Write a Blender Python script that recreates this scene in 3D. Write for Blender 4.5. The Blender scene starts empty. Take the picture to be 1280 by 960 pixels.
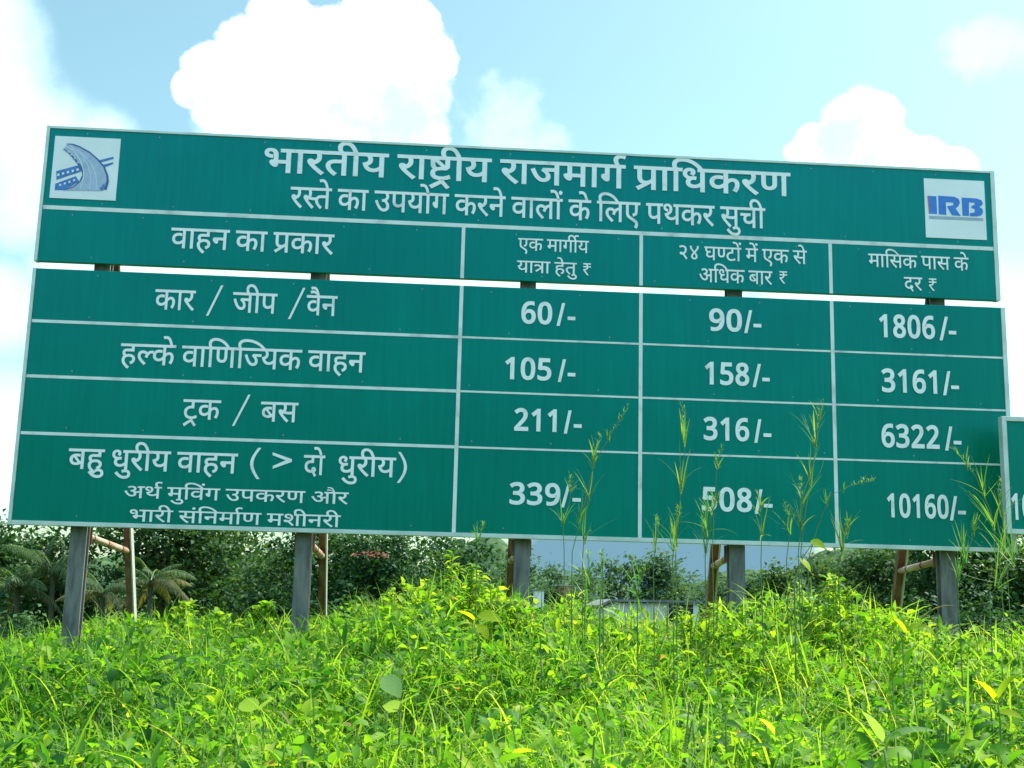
import bpy, bmesh, math, random
import numpy as np
from mathutils import Vector, Matrix

rnd = random.Random(7); rng = np.random.default_rng(11)
SC = bpy.context.scene; COL = SC.collection
R = math.radians

# ------------------------------------------------------------------ camera
F_PX = 1500.0                                   # focal length in pixels of a 1280 px wide frame
PITCH, ROLL, YAW = 0.18209, -0.02466, -0.06272
CAM = Vector((2.95067, -8.60489, 1.6))
Z_TOP = 1.6 + 3.40437                           # top edge of the sign board
_Rz = Matrix.Rotation(YAW, 3, 'Z'); _Rx = Matrix.Rotation(PITCH, 3, 'X'); _Rr = Matrix.Rotation(ROLL, 3, 'Y')
CR = _Rz @ _Rx @ _Rr                            # columns: right, forward, up
cam_data = bpy.data.cameras.new('camera'); cam = bpy.data.objects.new('camera', cam_data); COL.objects.link(cam)
cam_data.sensor_width = 36; cam_data.lens = F_PX/1280*36; cam_data.clip_start = 0.05; cam_data.clip_end = 6000
right, fwd, up = CR.col[0], CR.col[1], CR.col[2]
m3 = Matrix((right, up, -fwd)).transposed()
cam.matrix_world = Matrix.Translation(CAM) @ m3.to_4x4()
SC.camera = cam
def ray(px, py):
    return (CR @ Vector(((px-640)/F_PX, 1, (480-py)/F_PX))).normalized()
def at(px, py, Y):
    """point of the world plane y=Y that the photograph shows at (px, py)"""
    d = ray(px, py); t = (Y-CAM.y)/d.y
    return CAM + d*t

# ------------------------------------------------------------------ light
SUN_EL, SUN_AZ = R(56), R(66)                   # behind the board, to the right
S = Vector((math.cos(SUN_EL)*math.sin(SUN_AZ), math.cos(SUN_EL)*math.cos(SUN_AZ), math.sin(SUN_EL)))
sl = bpy.data.lights.new('sun', 'SUN'); sl.energy = 5.0; sl.angle = R(0.55); sl.color = (1.0, 0.96, 0.88)
so = bpy.data.objects.new('sun', sl); COL.objects.link(so)
so.rotation_euler = S.to_track_quat('Z', 'Y').to_euler(); so.location = (0, 0, 30)
SC.view_settings.view_transform = 'Standard'; SC.view_settings.look = 'None'
SC.view_settings.gamma = 1; SC.view_settings.exposure = 0.88; SC.view_settings.use_curve_mapping = False
SC.cycles.max_bounces = 6; SC.cycles.transparent_max_bounces = 4; SC.cycles.use_denoising = True
SC.cycles.diffuse_bounces = 3; SC.cycles.glossy_bounces = 2; SC.cycles.transmission_bounces = 4

world = bpy.data.worlds.new('World'); SC.world = world; world.use_nodes = True
W = world.node_tree; W.nodes.clear()
def wn(t, **k):
    n = W.nodes.new(t)
    for a, b in k.items(): setattr(n, a, b)
    return n
def wl(a, b): W.links.new(a, b)
def wmath(op, a, b=None, c=None, clamp=False):
    n = wn('ShaderNodeMath', operation=op); n.use_clamp = clamp
    for i, v in enumerate((a, b, c)):
        if v is None: continue
        if isinstance(v, (int, float)): n.inputs[i].default_value = v
        else: wl(v, n.inputs[i])
    return n.outputs[0]
def wmix(fac, a, b, blend='MIX'):
    n = wn('ShaderNodeMix', data_type='RGBA', blend_type=blend)
    for i, v in ((0, fac), (6, a), (7, b)):
        if isinstance(v, (int, float)): n.inputs[i].default_value = v
        elif isinstance(v, tuple): n.inputs[i].default_value = v
        else: wl(v, n.inputs[i])
    return n.outputs[2]
sky = wn('ShaderNodeTexSky', sky_type='NISHITA'); sky.sun_disc = False
sky.sun_elevation = SUN_EL; sky.sun_rotation = SUN_AZ; sky.air_density = 1.0; sky.dust_density = 1.6; sky.ozone_density = 1.0
tc = wn('ShaderNodeTexCoord').outputs['Generated']
def noise(scale, detail, rough=0.55, off=(0, 0, 0)):
    mp = wn('ShaderNodeMapping'); mp.inputs['Location'].default_value = off; wl(tc, mp.inputs['Vector'])
    n = wn('ShaderNodeTexNoise'); n.inputs['Scale'].default_value = scale; n.inputs['Detail'].default_value = detail
    n.inputs['Roughness'].default_value = rough; wl(mp.outputs[0], n.inputs['Vector']); return n.outputs['Fac']
def cloud_mask(blobs, nz, amp, soft):
    """clouds as lumps round directions of the sky; blobs: (px, py, radius px) seen from the road side"""
    cur = None
    for px, py, r in blobs:
        d = ray(px, py); a = r/F_PX
        dp = wn('ShaderNodeVectorMath', operation='DOT_PRODUCT'); wl(tc, dp.inputs[0]); dp.inputs[1].default_value = tuple(d)
        # 1 at the middle, 0 at the rim
        v = wmath('MULTIPLY_ADD', dp.outputs['Value'], 2/a**2, 1 - 2/a**2)
        v = wmath('MAXIMUM', v, -3.0)
        cur = v if cur is None else wmath('MAXIMUM', cur, v) if soft < .5 else wmath('SMOOTH_MAX', cur, v, 0.4)
    v = wmath('ADD', cur, wmath('MULTIPLY', wmath('SUBTRACT', nz, 0.5), amp))
    mr = wn('ShaderNodeMapRange', interpolation_type='SMOOTHSTEP')
    wl(v, mr.inputs[0]); mr.inputs[1].default_value = -soft; mr.inputs[2].default_value = soft
    return mr.outputs[0]
nz_f = noise(24, 8, 0.62); nz_m = noise(11, 7, 0.62, (3, 1, 2)); nz_w = noise(34, 6, 0.6, (1, 5, 2)); nz_s = noise(2.2, 4, 0.55, (7, 4, 1))
# crisp cumulus, soft haze cloud, and banks added behind camera to light the board
crisp = cloud_mask([(392, 112, 92), (472, 84, 88), (332, 84, 62), (500, 128, 62), (286, 122, 46), (262, 84, 30), (352, 30, 42),
                    (470, 24, 46), (515, 38, 36), (310, 60, 34), (540, 75, 32), (420, 50, 40), (520, 160, 44), (238, 112, 22),
                    (1070, 160, 44), (1092, 152, 34), (1050, 185, 40), (1020, 180, 26), (1066, 142, 26), (992, 190, 12), (1150, 212, 36), (1110, 195, 36),
                    (1195, 214, 26)], nz_f, 1.7, 0.2)
soft = cloud_mask([(-10, 110, 62), (40, 185, 70), (125, 190, 46), (-40, 40, 70), (320, 165, 60), (440, 150, 80), (20, 260, 50), (1300, 455, 74), (1330, 400, 70), (-10, 560, 80), (0, 380, 50), (1240, 400, 60),
                   (100, 345, 60), (220, 350, 80), (340, 350, 80), (480, 360, 90), (620, 360, 90), (760, 370, 70), (880, 380, 50), (1030, 380, 70), (1150, 385, 80)], nz_m, 2.6, 0.95)
wisp = cloud_mask([(628, 150, 40), (650, 176, 40), (680, 176, 22), (600, 160, 18), (1200, 66, 20), (1225, 62, 26), (1250, 64, 26), (1275, 66, 18)], nz_w, 7.0, 1.6)
sepz = wn('ShaderNodeSeparateXYZ'); wl(tc, sepz.inputs[0])
behind = wn('ShaderNodeMapRange'); wl(sepz.outputs[1], behind.inputs[0]); behind.inputs[1].default_value = 0.35; behind.inputs[2].default_value = -0.25
bank = wn('ShaderNodeMapRange', interpolation_type='SMOOTHSTEP'); wl(nz_s, bank.inputs[0]); bank.inputs[1].default_value = 0.40; bank.inputs[2].default_value = 0.58
bank = wmath('MULTIPLY', bank.outputs[0], behind.outputs[0])
# low grey-blue rain cloud near the horizon
low = cloud_mask([(820, 735, 90), (720, 740, 70), (920, 720, 80), (870, 700, 90), (640, 740, 60), (760, 700, 70), (950, 700, 70), (700, 705, 50)], nz_m, 0.8, 0.5)
tint = wmix(1.0, sky.outputs[0], (1.22, 1.54, 1.22, 1), 'MULTIPLY')
SKY_GAIN = wmix(1.0, tint, (1.0, 1.0, 1.0, 1), 'MULTIPLY')
c1 = wmix(wmath('MULTIPLY', soft, 0.9), SKY_GAIN, (6.0, 8.0, 8.4, 1))
c1 = wmix(wmath('MULTIPLY', wisp, 0.5), c1, (6.6, 8.0, 8.0, 1))
c1 = wmix(low, c1, (1.15, 2.3, 3.0, 1))
shade_ = wn('ShaderNodeMapRange', interpolation_type='SMOOTHSTEP'); wl(nz_m, shade_.inputs[0]); shade_.inputs[1].default_value = 0.34; shade_.inputs[2].default_value = 0.56
c1 = wmix(crisp, c1, wmix(shade_.outputs[0], (4.6, 5.9, 6.0, 1), (8.6, 8.9, 8.8, 1)))
bg_el = wn('ShaderNodeMapRange'); wl(sepz.outputs[2], bg_el.inputs[0]); bg_el.inputs[1].default_value = 0.06; bg_el.inputs[2].default_value = 0.40
c1 = wmix(bank, c1, wmix(bg_el.outputs[0], (1.2, 2.0, 1.2, 1), (7.0, 11.4, 16.0, 1)))  # added bank goes dark green towards the horizon to shape the board's reflection
bg = wn('ShaderNodeBackground'); bg.inputs['Strength'].default_value = 0.1; wl(c1, bg.inputs['Color'])
wo = wn('ShaderNodeOutputWorld'); wl(bg.outputs[0], wo.inputs[0])

# ------------------------------------------------------------------ materials
def mat(name):
    m = bpy.data.materials.new(name); m.use_nodes = True
    return m, m.node_tree, m.node_tree.nodes['Principled BSDF']
def nd(nt, t, **k):
    n = nt.nodes.new(t)
    for a, b in k.items(): setattr(n, a, b)
    return n
def ramp(nt, fac, stops):
    r = nd(nt, 'ShaderNodeValToRGB'); e = r.color_ramp.elements
    e[0].position, e[0].color = stops[0][0], (*stops[0][1], 1); e[1].position, e[1].color = stops[-1][0], (*stops[-1][1], 1)
    for p, c in stops[1:-1]:
        x = e.new(p); x.color = (*c, 1)
    nt.links.new(fac, r.inputs[0]); return r.outputs[0]
def objnoise(nt, scale, detail=4, stretch=(1, 1, 1)):
    t = nd(nt, 'ShaderNodeTexCoord'); mp = nd(nt, 'ShaderNodeMapping'); mp.inputs['Scale'].default_value = stretch
    nt.links.new(t.outputs['Object'], mp.inputs[0])
    n = nd(nt, 'ShaderNodeTexNoise'); n.inputs['Scale'].default_value = scale; n.inputs['Detail'].default_value = detail
    nt.links.new(mp.outputs[0], n.inputs['Vector']); return n.outputs['Fac']
def worn(name, stops, scale=3, rough=0.5, metal=0, stretch=(1, 1, 1), bump=0, spec=0.5):
    m, nt, p = mat(name)
    f = objnoise(nt, scale, 6, stretch)
    nt.links.new(ramp(nt, f, stops), p.inputs['Base Color'])
    p.inputs['Roughness'].default_value = rough; p.inputs['Metallic'].default_value = metal
    p.inputs['Specular IOR Level'].default_value = spec
    if bump:
        b = nd(nt, 'ShaderNodeBump'); b.inputs['Strength'].default_value = bump; b.inputs['Distance'].default_value = 0.01
        nt.links.new(objnoise(nt, scale*6), b.inputs['Height']); nt.links.new(b.outputs[0], p.inputs['Normal'])
    return m
M = {}
def sign_green():
    m, nt, p = mat('green sheeting')
    a = objnoise(nt, 0.8, 5); b = objnoise(nt, 5, 6, (6, 1, 0.35))
    mx = nd(nt, 'ShaderNodeMath', operation='MULTIPLY_ADD'); nt.links.new(b, mx.inputs[0]); mx.inputs[1].default_value = 0.5
    mx2 = nd(nt, 'ShaderNodeMath', operation='MULTIPLY'); nt.links.new(a, mx2.inputs[0]); mx2.inputs[1].default_value = 0.55
    nt.links.new(mx2.outputs[0], mx.inputs[2])
    nt.links.new(ramp(nt, mx.outputs[0], [(0.3, (0.0, 0.108, 0.046)), (0.46, (0.0, 0.145, 0.064)), (0.54, (0.0, 0.155, 0.070)), (0.72, (0.0, 0.19, 0.092))]), p.inputs['Base Color'])
    p.inputs['Roughness'].default_value = 0.30; p.inputs['Specular IOR Level'].default_value = 1.0; p.inputs['Specular Tint'].default_value = (0.06, 0.62, 1.0, 1)
    r = objnoise(nt, 2.2, 5)
    rr = nd(nt, 'ShaderNodeMapRange'); nt.links.new(r, rr.inputs[0]); rr.inputs[3].default_value = 0.22; rr.inputs[4].default_value = 0.42
    nt.links.new(rr.outputs[0], p.inputs['Roughness'])
    bp = nd(nt, 'ShaderNodeBump'); bp.inputs['Strength'].default_value = 0.25; bp.inputs['Distance'].default_value = 0.02
    nt.links.new(objnoise(nt, 1.6, 2), bp.inputs['Height']); nt.links.new(bp.outputs[0], p.inputs['Normal'])
    return m
M['green'] = sign_green()
M['letters'] = worn('white sheeting letters', [(0.28, (0.60, 0.60, 0.56)), (0.42, (0.78, 0.78, 0.74)), (0.7, (0.86, 0.86, 0.82))], 9, 0.5)
M['rule'] = worn('white rule strip', [(0.28, (0.42, 0.46, 0.42)), (0.45, (0.66, 0.68, 0.63)), (0.7, (0.76, 0.78, 0.73))], 7, 0.5, stretch=(1, 1, 1))
M['frame'] = worn('weathered aluminium edge', [(0.3, (0.42, 0.50, 0.44)), (0.6, (0.58, 0.65, 0.58)), (0.75, (0.66, 0.70, 0.64))], 5, 0.45, 0.2)
M['back'] = worn('bare metal sheet back', [(0.3, (0.28, 0.30, 0.31)), (0.7, (0.40, 0.42, 0.43))], 3, 0.45, 0.5)
M['logo_white'] = worn('white logo sheet', [(0.3, (0.72, 0.73, 0.71)), (0.7, (0.82, 0.82, 0.80))], 4, 0.45)
M['logo_grey'] = worn('pale road print', [(0.3, (0.30, 0.38, 0.52)), (0.7, (0.42, 0.50, 0.62))], 22, 0.45)
M['logo_blue'] = worn('blue road print', [(0.3, (0.03, 0.13, 0.38)), (0.7, (0.06, 0.22, 0.52))], 30, 0.45)
M['logo_line'] = worn('dark blue line print', [(0.3, (0.03, 0.08, 0.22)), (0.7, (0.06, 0.12, 0.30))], 20, 0.45)
M['irb_blue'] = worn('bright blue letter print', [(0.3, (0.02, 0.15, 0.52)), (0.7, (0.03, 0.20, 0.60))], 12, 0.45)
M['irb_grey'] = worn('grey bar print', [(0.3, (0.28, 0.34, 0.42)), (0.7, (0.36, 0.42, 0.50))], 12, 0.45)
M['irb_fringe'] = worn('colour fringe tint', [(0.3, (0.34, 0.10, 0.22)), (0.7, (0.40, 0.14, 0.28))], 12, 0.45)
M['post'] = worn('grey painted steel post', [(0.25, (0.06, 0.065, 0.05)), (0.42, (0.11, 0.115, 0.095)), (0.58, (0.155, 0.16, 0.135)), (0.8, (0.25, 0.20, 0.15))], 9, 0.8, 0.0, (3, 3, 0.6), 0.3)
M['rust'] = worn('rusty steel', [(0.25, (0.10, 0.045, 0.03)), (0.5, (0.22, 0.10, 0.06)), (0.75, (0.33, 0.20, 0.14))], 6, 0.75, 0.1, (3, 3, 0.8), 0.5)
M['pipe'] = worn('weathered pipe with orange primer', [(0.25, (0.30, 0.14, 0.07)), (0.5, (0.46, 0.30, 0.20)), (0.75, (0.58, 0.50, 0.42))], 5, 0.6, 0.1, (1, 1, 1), 0.3)
M['flange'] = worn('flange painted as sunlit edge', [(0.25, (0.42, 0.43, 0.40)), (0.75, (0.62, 0.62, 0.58))], 6, 0.5, 0.3, (3, 3, 0.8), 0.2)  # pale colour stands for sun on the struts' right edge
M['bolt'] = worn('bolt heads', [(0.3, (0.25, 0.28, 0.28)), (0.7, (0.40, 0.42, 0.42))], 9, 0.4, 0.6)
M['bark'] = worn('bark', [(0.25, (0.07, 0.05, 0.035)), (0.5, (0.14, 0.11, 0.08)), (0.8, (0.22, 0.18, 0.14))], 8, 0.9, 0, (3, 3, 0.7), 0.8)
M['dark_bark'] = worn('dark mossy palm bark', [(0.25, (0.03, 0.035, 0.02)), (0.7, (0.08, 0.085, 0.05))], 8, 0.9, 0, (1, 1, 3), 0.6)
M['plaster'] = worn('stained pale plaster', [(0.25, (0.30, 0.31, 0.29)), (0.5, (0.45, 0.46, 0.43)), (0.8, (0.58, 0.58, 0.54))], 1.6, 0.85, 0, (1, 1, 0.5), 0.2)
M['white_paint'] = worn('white painted masonry', [(0.3, (0.60, 0.61, 0.60)), (0.7, (0.78, 0.78, 0.76))], 2, 0.7)
M['orange_wall'] = worn('orange wash wall', [(0.3, (0.48, 0.24, 0.12)), (0.7, (0.62, 0.34, 0.18))], 1.5, 0.8)
M['inside_shade'] = worn('painted interior shade', [(0.3, (0.02, 0.02, 0.022)), (0.7, (0.05, 0.045, 0.045))], 3, 0.8)  # near-black colour paints the shade inside an opening
M['concrete'] = worn('grey cement roof', [(0.3, (0.13, 0.14, 0.14)), (0.7, (0.24, 0.25, 0.25))], 2, 0.95, spec=0.1)
def leafmat(name, stops, trans=0.45, rough=0.5, tscale=(1.2, 1.25, 0.35), spec=0.12):
    m, nt, p = mat(name)
    a = nd(nt, 'ShaderNodeAttribute'); a.attribute_name = 'tint'; a.attribute_type = 'GEOMETRY'
    col = ramp(nt, a.outputs['Fac'], stops)
    nt.links.new(col, p.inputs['Base Color'])
    p.inputs['Roughness'].default_value = rough; p.inputs['Specular IOR Level'].default_value = spec
    tr = nd(nt, 'ShaderNodeBsdfTranslucent')
    mu = nd(nt, 'ShaderNodeMix', data_type='RGBA', blend_type='MULTIPLY'); mu.inputs[0].default_value = 1
    nt.links.new(col, mu.inputs[6]); mu.inputs[7].default_value = (*[t*1.6 for t in tscale], 1)
    nt.links.new(mu.outputs[2], tr.inputs['Color'])
    ms = nd(nt, 'ShaderNodeMixShader'); ms.inputs[0].default_value = trans
    nt.links.new(p.outputs[0], ms.inputs[1]); nt.links.new(tr.outputs[0], ms.inputs[2])
    nt.links.new(ms.outputs[0], nt.nodes['Material Output'].inputs['Surface'])
    return m
M['weed'] = leafmat('weed leaf', [(0.0, (0.02, 0.085, 0.014)), (0.25, (0.06, 0.18, 0.02)), (0.5, (0.15, 0.29, 0.026)), (0.8, (0.29, 0.38, 0.03)), (0.94, (0.36, 0.39, 0.08)), (1.0, (0.28, 0.20, 0.09))], 0.48)
M['grass'] = leafmat('grass blade', [(0.0, (0.05, 0.15, 0.03)), (0.45, (0.14, 0.28, 0.035)), (0.8, (0.28, 0.38, 0.04)), (0.93, (0.42, 0.44, 0.12)), (1.0, (0.40, 0.30, 0.16))], 0.52, 0.45)
M['stalk'] = leafmat('tall grass stalk blade', [(0.0, (0.035, 0.13, 0.05)), (0.6, (0.09, 0.21, 0.07)), (1.0, (0.24, 0.31, 0.09))], 0.4, 0.45)
M['lime'] = leafmat('sunlit yellow green leaf', [(0.0, (0.22, 0.33, 0.02)), (1.0, (0.38, 0.42, 0.02))], 0.55)
M['pale_leaf'] = leafmat('pale underside leaf', [(0.0, (0.16, 0.28, 0.08)), (1.0, (0.30, 0.40, 0.17))], 0.4, 0.5)
M['bush'] = leafmat('dark shrub leaf', [(0.0, (0.012, 0.045, 0.018)), (0.6, (0.03, 0.085, 0.03)), (1.0, (0.075, 0.14, 0.05))], 0.22, 0.5, spec=0.08)
M['tree'] = leafmat('tree leaf', [(0.0, (0.018, 0.055, 0.022)), (0.6, (0.045, 0.10, 0.035)), (1.0, (0.11, 0.16, 0.055))], 0.25, 0.55, spec=0.08)
M['tree_hazed'] = leafmat('hazed far tree leaf', [(0.0, (0.035, 0.085, 0.05)), (1.0, (0.08, 0.14, 0.075))], 0.25, 0.6, spec=0.08)  # bluish lift puts distance haze into the leaf colour
M['palm'] = leafmat('palm leaflet', [(0.0, (0.025, 0.06, 0.025)), (0.6, (0.055, 0.10, 0.035)), (1.0, (0.12, 0.14, 0.06))], 0.25, 0.5)
M['dry'] = leafmat('dry palm leaflet', [(0.0, (0.08, 0.09, 0.04)), (1.0, (0.18, 0.16, 0.08))], 0.3, 0.6)
M['blossom'] = leafmat('coral blossom', [(0.0, (0.30, 0.09, 0.07)), (1.0, (0.44, 0.20, 0.15))], 0.35, 0.6, (0.7, 0.6, 0.6))
M['petal'] = leafmat('orange petal', [(0.0, (0.70, 0.25, 0.04)), (1.0, (0.80, 0.45, 0.08))], 0.35, 0.6, (0.7, 0.6, 0.6))
M['stem'] = worn('green stem', [(0.3, (0.07, 0.14, 0.03)), (0.7, (0.16, 0.22, 0.06))], 14, 0.6)
M['soil'] = worn('damp soil and leaf litter', [(0.3, (0.035, 0.035, 0.018)), (0.55, (0.06, 0.07, 0.025)), (0.8, (0.08, 0.12, 0.03))], 0.9, 0.95, 0, (1, 1, 1), 0.6)

# ------------------------------------------------------------------ helpers
def props(o, label=None, cat=None, group=None, kind=None):
    if label: o['label'] = label
    if cat: o['category'] = cat
    if group: o['group'] = group
    if kind: o['kind'] = kind
    return o
def empty(name, loc=(0, 0, 0), **k):
    o = bpy.data.objects.new(name, None); o.empty_display_size = 0.2; o.location = loc; COL.objects.link(o)
    return props(o, **k)
def link(name, me, m=None, parent=None, **k):
    o = bpy.data.objects.new(name, me); COL.objects.link(o)
    if m: me.materials.append(m)
    if parent:
        o.parent = parent
        q = Vector(); p = parent
        while p: q += p.location; p = p.parent
        me.transform(Matrix.Translation(-q))      # meshes are written in world coordinates
    return props(o, **k)
def mesh(name, V, Fc, smooth=False):
    me = bpy.data.meshes.new(name); me.from_pydata([tuple(v) for v in V], [], Fc); me.update()
    if smooth: me.polygons.foreach_set('use_smooth', [True]*len(me.polygons))
    return me
class MB:
    def __init__(s): s.V = []; s.F = []
    def add(s, V, Fc):
        b = len(s.V); s.V += [tuple(v) for v in V]; s.F += [tuple(i+b for i in f) for f in Fc]; return s
    def box(s, x0, x1, y0, y1, z0, z1):
        V = [(x, y, z) for x in (x0, x1) for y in (y0, y1) for z in (z0, z1)]
        return s.add(V, [(0, 1, 3, 2), (4, 6, 7, 5), (0, 4, 5, 1), (2, 3, 7, 6), (0, 2, 6, 4), (1, 5, 7, 3)])
    def prism(s, pts, y0, y1):
        """polygon of (x, z) extruded from y0 (front) to y1"""
        n = len(pts); V = [(x, y0, z) for x, z in pts] + [(x, y1, z) for x, z in pts]
        return s.add(V, [tuple(range(n)), tuple(range(2*n-1, n-1, -1))] + [(i, i+n, (i+1) % n+n, (i+1) % n) for i in range(n)])
    def tube(s, pts, radii, seg=8, cap=True):
        pts = [Vector(p) for p in pts]; n = len(pts)
        if not hasattr(radii, '__len__'): radii = [radii]*n
        V = []
        ref = Vector((0.13, 0.97, 0.21))
        for i, p in enumerate(pts):
            t = (pts[min(i+1, n-1)]-pts[max(i-1, 0)]).normalized()
            a = t.cross(ref).normalized(); b = t.cross(a)
            V += [p + (a*math.cos(2*math.pi*k/seg) + b*math.sin(2*math.pi*k/seg))*radii[i] for k in range(seg)]
        Fc = [(i*seg+k, i*seg+(k+1) % seg, (i+1)*seg+(k+1) % seg, (i+1)*seg+k) for i in range(n-1) for k in range(seg)]
        if cap: Fc += [tuple(range(seg-1, -1, -1)), tuple(range((n-1)*seg, n*seg))]
        return s.add(V, Fc)
    def beam(s, a, b, w, h, side=Vector((1, 0, 0))):
        a, b = Vector(a), Vector(b); t = (b-a).normalized(); x = (side - t*side.dot(t)).normalized(); y = t.cross(x)
        V = [p + x*i*w/2 + y*j*h/2 for p in (a, b) for i, j in ((-1, -1), (1, -1), (1, 1), (-1, 1))]
        return s.add(V, [(3, 2, 1, 0), (4, 5, 6, 7)] + [(i, (i+1) % 4, (i+1) % 4+4, i+4) for i in range(4)])
    def build(s, name, m, parent=None, smooth=False, bevel=0, **k):
        me = mesh(name, s.V, s.F, smooth); o = link(name, me, m, parent, **k)
        if bevel:
            b = o.modifiers.new('bevel', 'BEVEL'); b.width = bevel; b.segments = 2; b.limit_method = 'ANGLE'
        return o

# ------------------------------------------------------------------ leaves in bulk
def ovate(s): return np.sin(np.pi*np.clip(s, 0, 1)**0.72)**0.9
def lance(s): return np.sin(np.pi*np.clip(s, 0, 1)**0.8)**0.8*(1-0.35*s)
def blade(s): return (1-s)**0.6*(0.55+0.9*s*(1-s))
def rounded(s): return np.sqrt(np.clip(1-(2*s-1)**2, 0, 1))
def leaf_arrays(pos, az, pitch, L, Wd, curl, roll, prof, segs=4, fold=0.25):
    """strips of leaf: returns (N, V, 3) vertices and the face template"""
    N = len(pos); s = np.linspace(0, 1, segs+1)
    ang = pitch[:, None] - curl[:, None]*s[None, :]
    ds = L[:, None]/segs
    mid = 0.5*(ang[:, 1:]+ang[:, :-1])
    hx = np.concatenate([np.zeros((N, 1)), np.cumsum(np.cos(mid)*ds, 1)], 1)
    hz = np.concatenate([np.zeros((N, 1)), np.cumsum(np.sin(mid)*ds, 1)], 1)
    ca, sa = np.cos(az)[:, None], np.sin(az)[:, None]
    C = np.stack([pos[:, 0, None]+hx*ca, pos[:, 1, None]+hx*sa, pos[:, 2, None]+hz], -1)
    side = np.stack([-sa*np.ones_like(ang), ca*np.ones_like(ang), np.zeros_like(ang)], -1)
    nrm = np.stack([-np.sin(ang)*ca, -np.sin(ang)*sa, np.cos(ang)], -1)
    cr, sr = np.cos(roll)[:, None, None], np.sin(roll)[:, None, None]
    sd = side*cr + nrm*sr; nn = nrm*cr - side*sr
    w = (Wd[:, None]*0.5*prof(s)[None, :])[..., None]
    Lf = C - sd*w + nn*w*fold; Rt = C + sd*w + nn*w*fold
    V = np.stack([Lf, C, Rt], 2).reshape(N, -1, 3)
    T = []
    for i in range(segs):
        a, b = 3*i, 3*i+3
        T += [(a, a+1, b+1, b), (a+1, a+2, b+2, b+1)]
    return V, np.array(T)
class Leaves:
    def __init__(s): s.V = []; s.F = []; s.T = []; s.n = 0
    def add(s, pos, az, pitch, L, Wd, curl, roll, tint, prof=ovate, segs=4, fold=0.25):
        pos = np.asarray(pos, float); N = len(pos); f = lambda a: np.broadcast_to(np.asarray(a, float), (N,)).astype(float)
        V, T = leaf_arrays(pos, f(az), f(pitch), f(L), f(Wd), f(curl), f(roll), prof, segs, fold)
        nv = V.shape[1]
        Fc = (T[None] + (np.arange(N)*nv)[:, None, None] + s.n).reshape(-1, 4)
        s.V.append(V.reshape(-1, 3)); s.F.append(Fc); s.T.append(np.repeat(f(tint), nv)); s.n += N*nv
        return s
    def build(s, name, m, parent=None, **k):
        V = np.concatenate(s.V); Fc = np.concatenate(s.F); T = np.clip(np.concatenate(s.T), 0, 1)
        me = bpy.data.meshes.new(name)
        me.vertices.add(len(V)); me.vertices.foreach_set('co', V.astype(np.float32).ravel())
        me.loops.add(Fc.size); me.loops.foreach_set('vertex_index', Fc.astype(np.int32).ravel())
        me.polygons.add(len(Fc)); me.polygons.foreach_set('loop_start', np.arange(0, Fc.size, 4, dtype=np.int32))
        me.polygons.foreach_set('loop_total', np.full(len(Fc), 4, np.int32))
        me.polygons.foreach_set('use_smooth', np.ones(len(Fc), bool))
        at_ = me.attributes.new('tint', 'FLOAT', 'POINT'); at_.data.foreach_set('value', T.astype(np.float32))
        me.update(calc_edges=True)
        return link(name, me, m, parent, **k)

# value noise for fields over the ground
_g = rng.random((64, 64))
def field(x, y, s, o=0):
    u = np.asarray(x)*s+o*7.3+100; v = np.asarray(y)*s+o*3.1+100
    i = np.floor(u).astype(int); j = np.floor(v).astype(int); a = u-i; b = v-j
    a = a*a*(3-2*a); b = b*b*(3-2*b); g = lambda p, q: _g[p % 64, q % 64]
    return (g(i, j)*(1-a)+g(i+1, j)*a)*(1-b)+(g(i, j+1)*(1-a)+g(i+1, j+1)*a)*b

# ------------------------------------------------------------------ the ground
def ground_z(x, y):
    x = np.asarray(x, float); y = np.asarray(y, float)
    t = np.clip((y+8.9)/2.2, 0, 1); z = 0.42*t*t*(3-2*t)
    d = np.clip((y-3.0)/14.0, 0, 1); z = z - 2.0*d*d*(3-2*d)
    return z + (field(x, y, 0.35, 1)-0.5)*0.10
def build_ground():
    ys = np.concatenate([np.linspace(-30, -10, 8), np.linspace(-9.5, 20, 60), np.geomspace(21, 5000, 40)])
    xs = np.concatenate([-np.geomspace(5000, 12, 24), np.linspace(-11, 18, 60), np.geomspace(19, 5000, 24)])
    X, Y = np.meshgrid(xs, ys); Z = ground_z(X, Y)
    V = np.stack([X, Y, Z], -1).reshape(-1, 3); n = len(xs)
    Fc = [(j*n+i, j*n+i+1, (j+1)*n+i+1, (j+1)*n+i) for j in range(len(ys)-1) for i in range(n-1)]
    o = link('ground', mesh('ground', V, Fc, True), None, kind='structure')
    m, nt, p = mat('soil and low grass')
    t = nd(nt, 'ShaderNodeTexCoord')
    n1 = nd(nt, 'ShaderNodeTexNoise'); n1.inputs['Scale'].default_value = 0.9; n1.inputs['Detail'].default_value = 8; nt.links.new(t.outputs['Object'], n1.inputs[0])
    n2 = nd(nt, 'ShaderNodeTexNoise'); n2.inputs['Scale'].default_value = 0.05; n2.inputs['Detail'].default_value = 5; nt.links.new(t.outputs['Object'], n2.inputs[0])
    a = ramp(nt, n1.outputs[0], [(0.35, (0.03, 0.035, 0.015)), (0.55, (0.045, 0.07, 0.02)), (0.75, (0.07, 0.12, 0.03))])
    b = ramp(nt, n2.outputs[0], [(0.35, (0.06, 0.12, 0.03)), (0.6, (0.12, 0.18, 0.05))])
    mx = nd(nt, 'ShaderNodeMix', data_type='RGBA'); mx.inputs[0].default_value = 0.5; nt.links.new(a, mx.inputs[6]); nt.links.new(b, mx.inputs[7])
    nt.links.new(mx.outputs[2], p.inputs['Base Color']); p.inputs['Roughness'].default_value = 1.0; p.inputs['Specular IOR Level'].default_value = 0.0
    o.data.materials.append(m)
build_ground()
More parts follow.
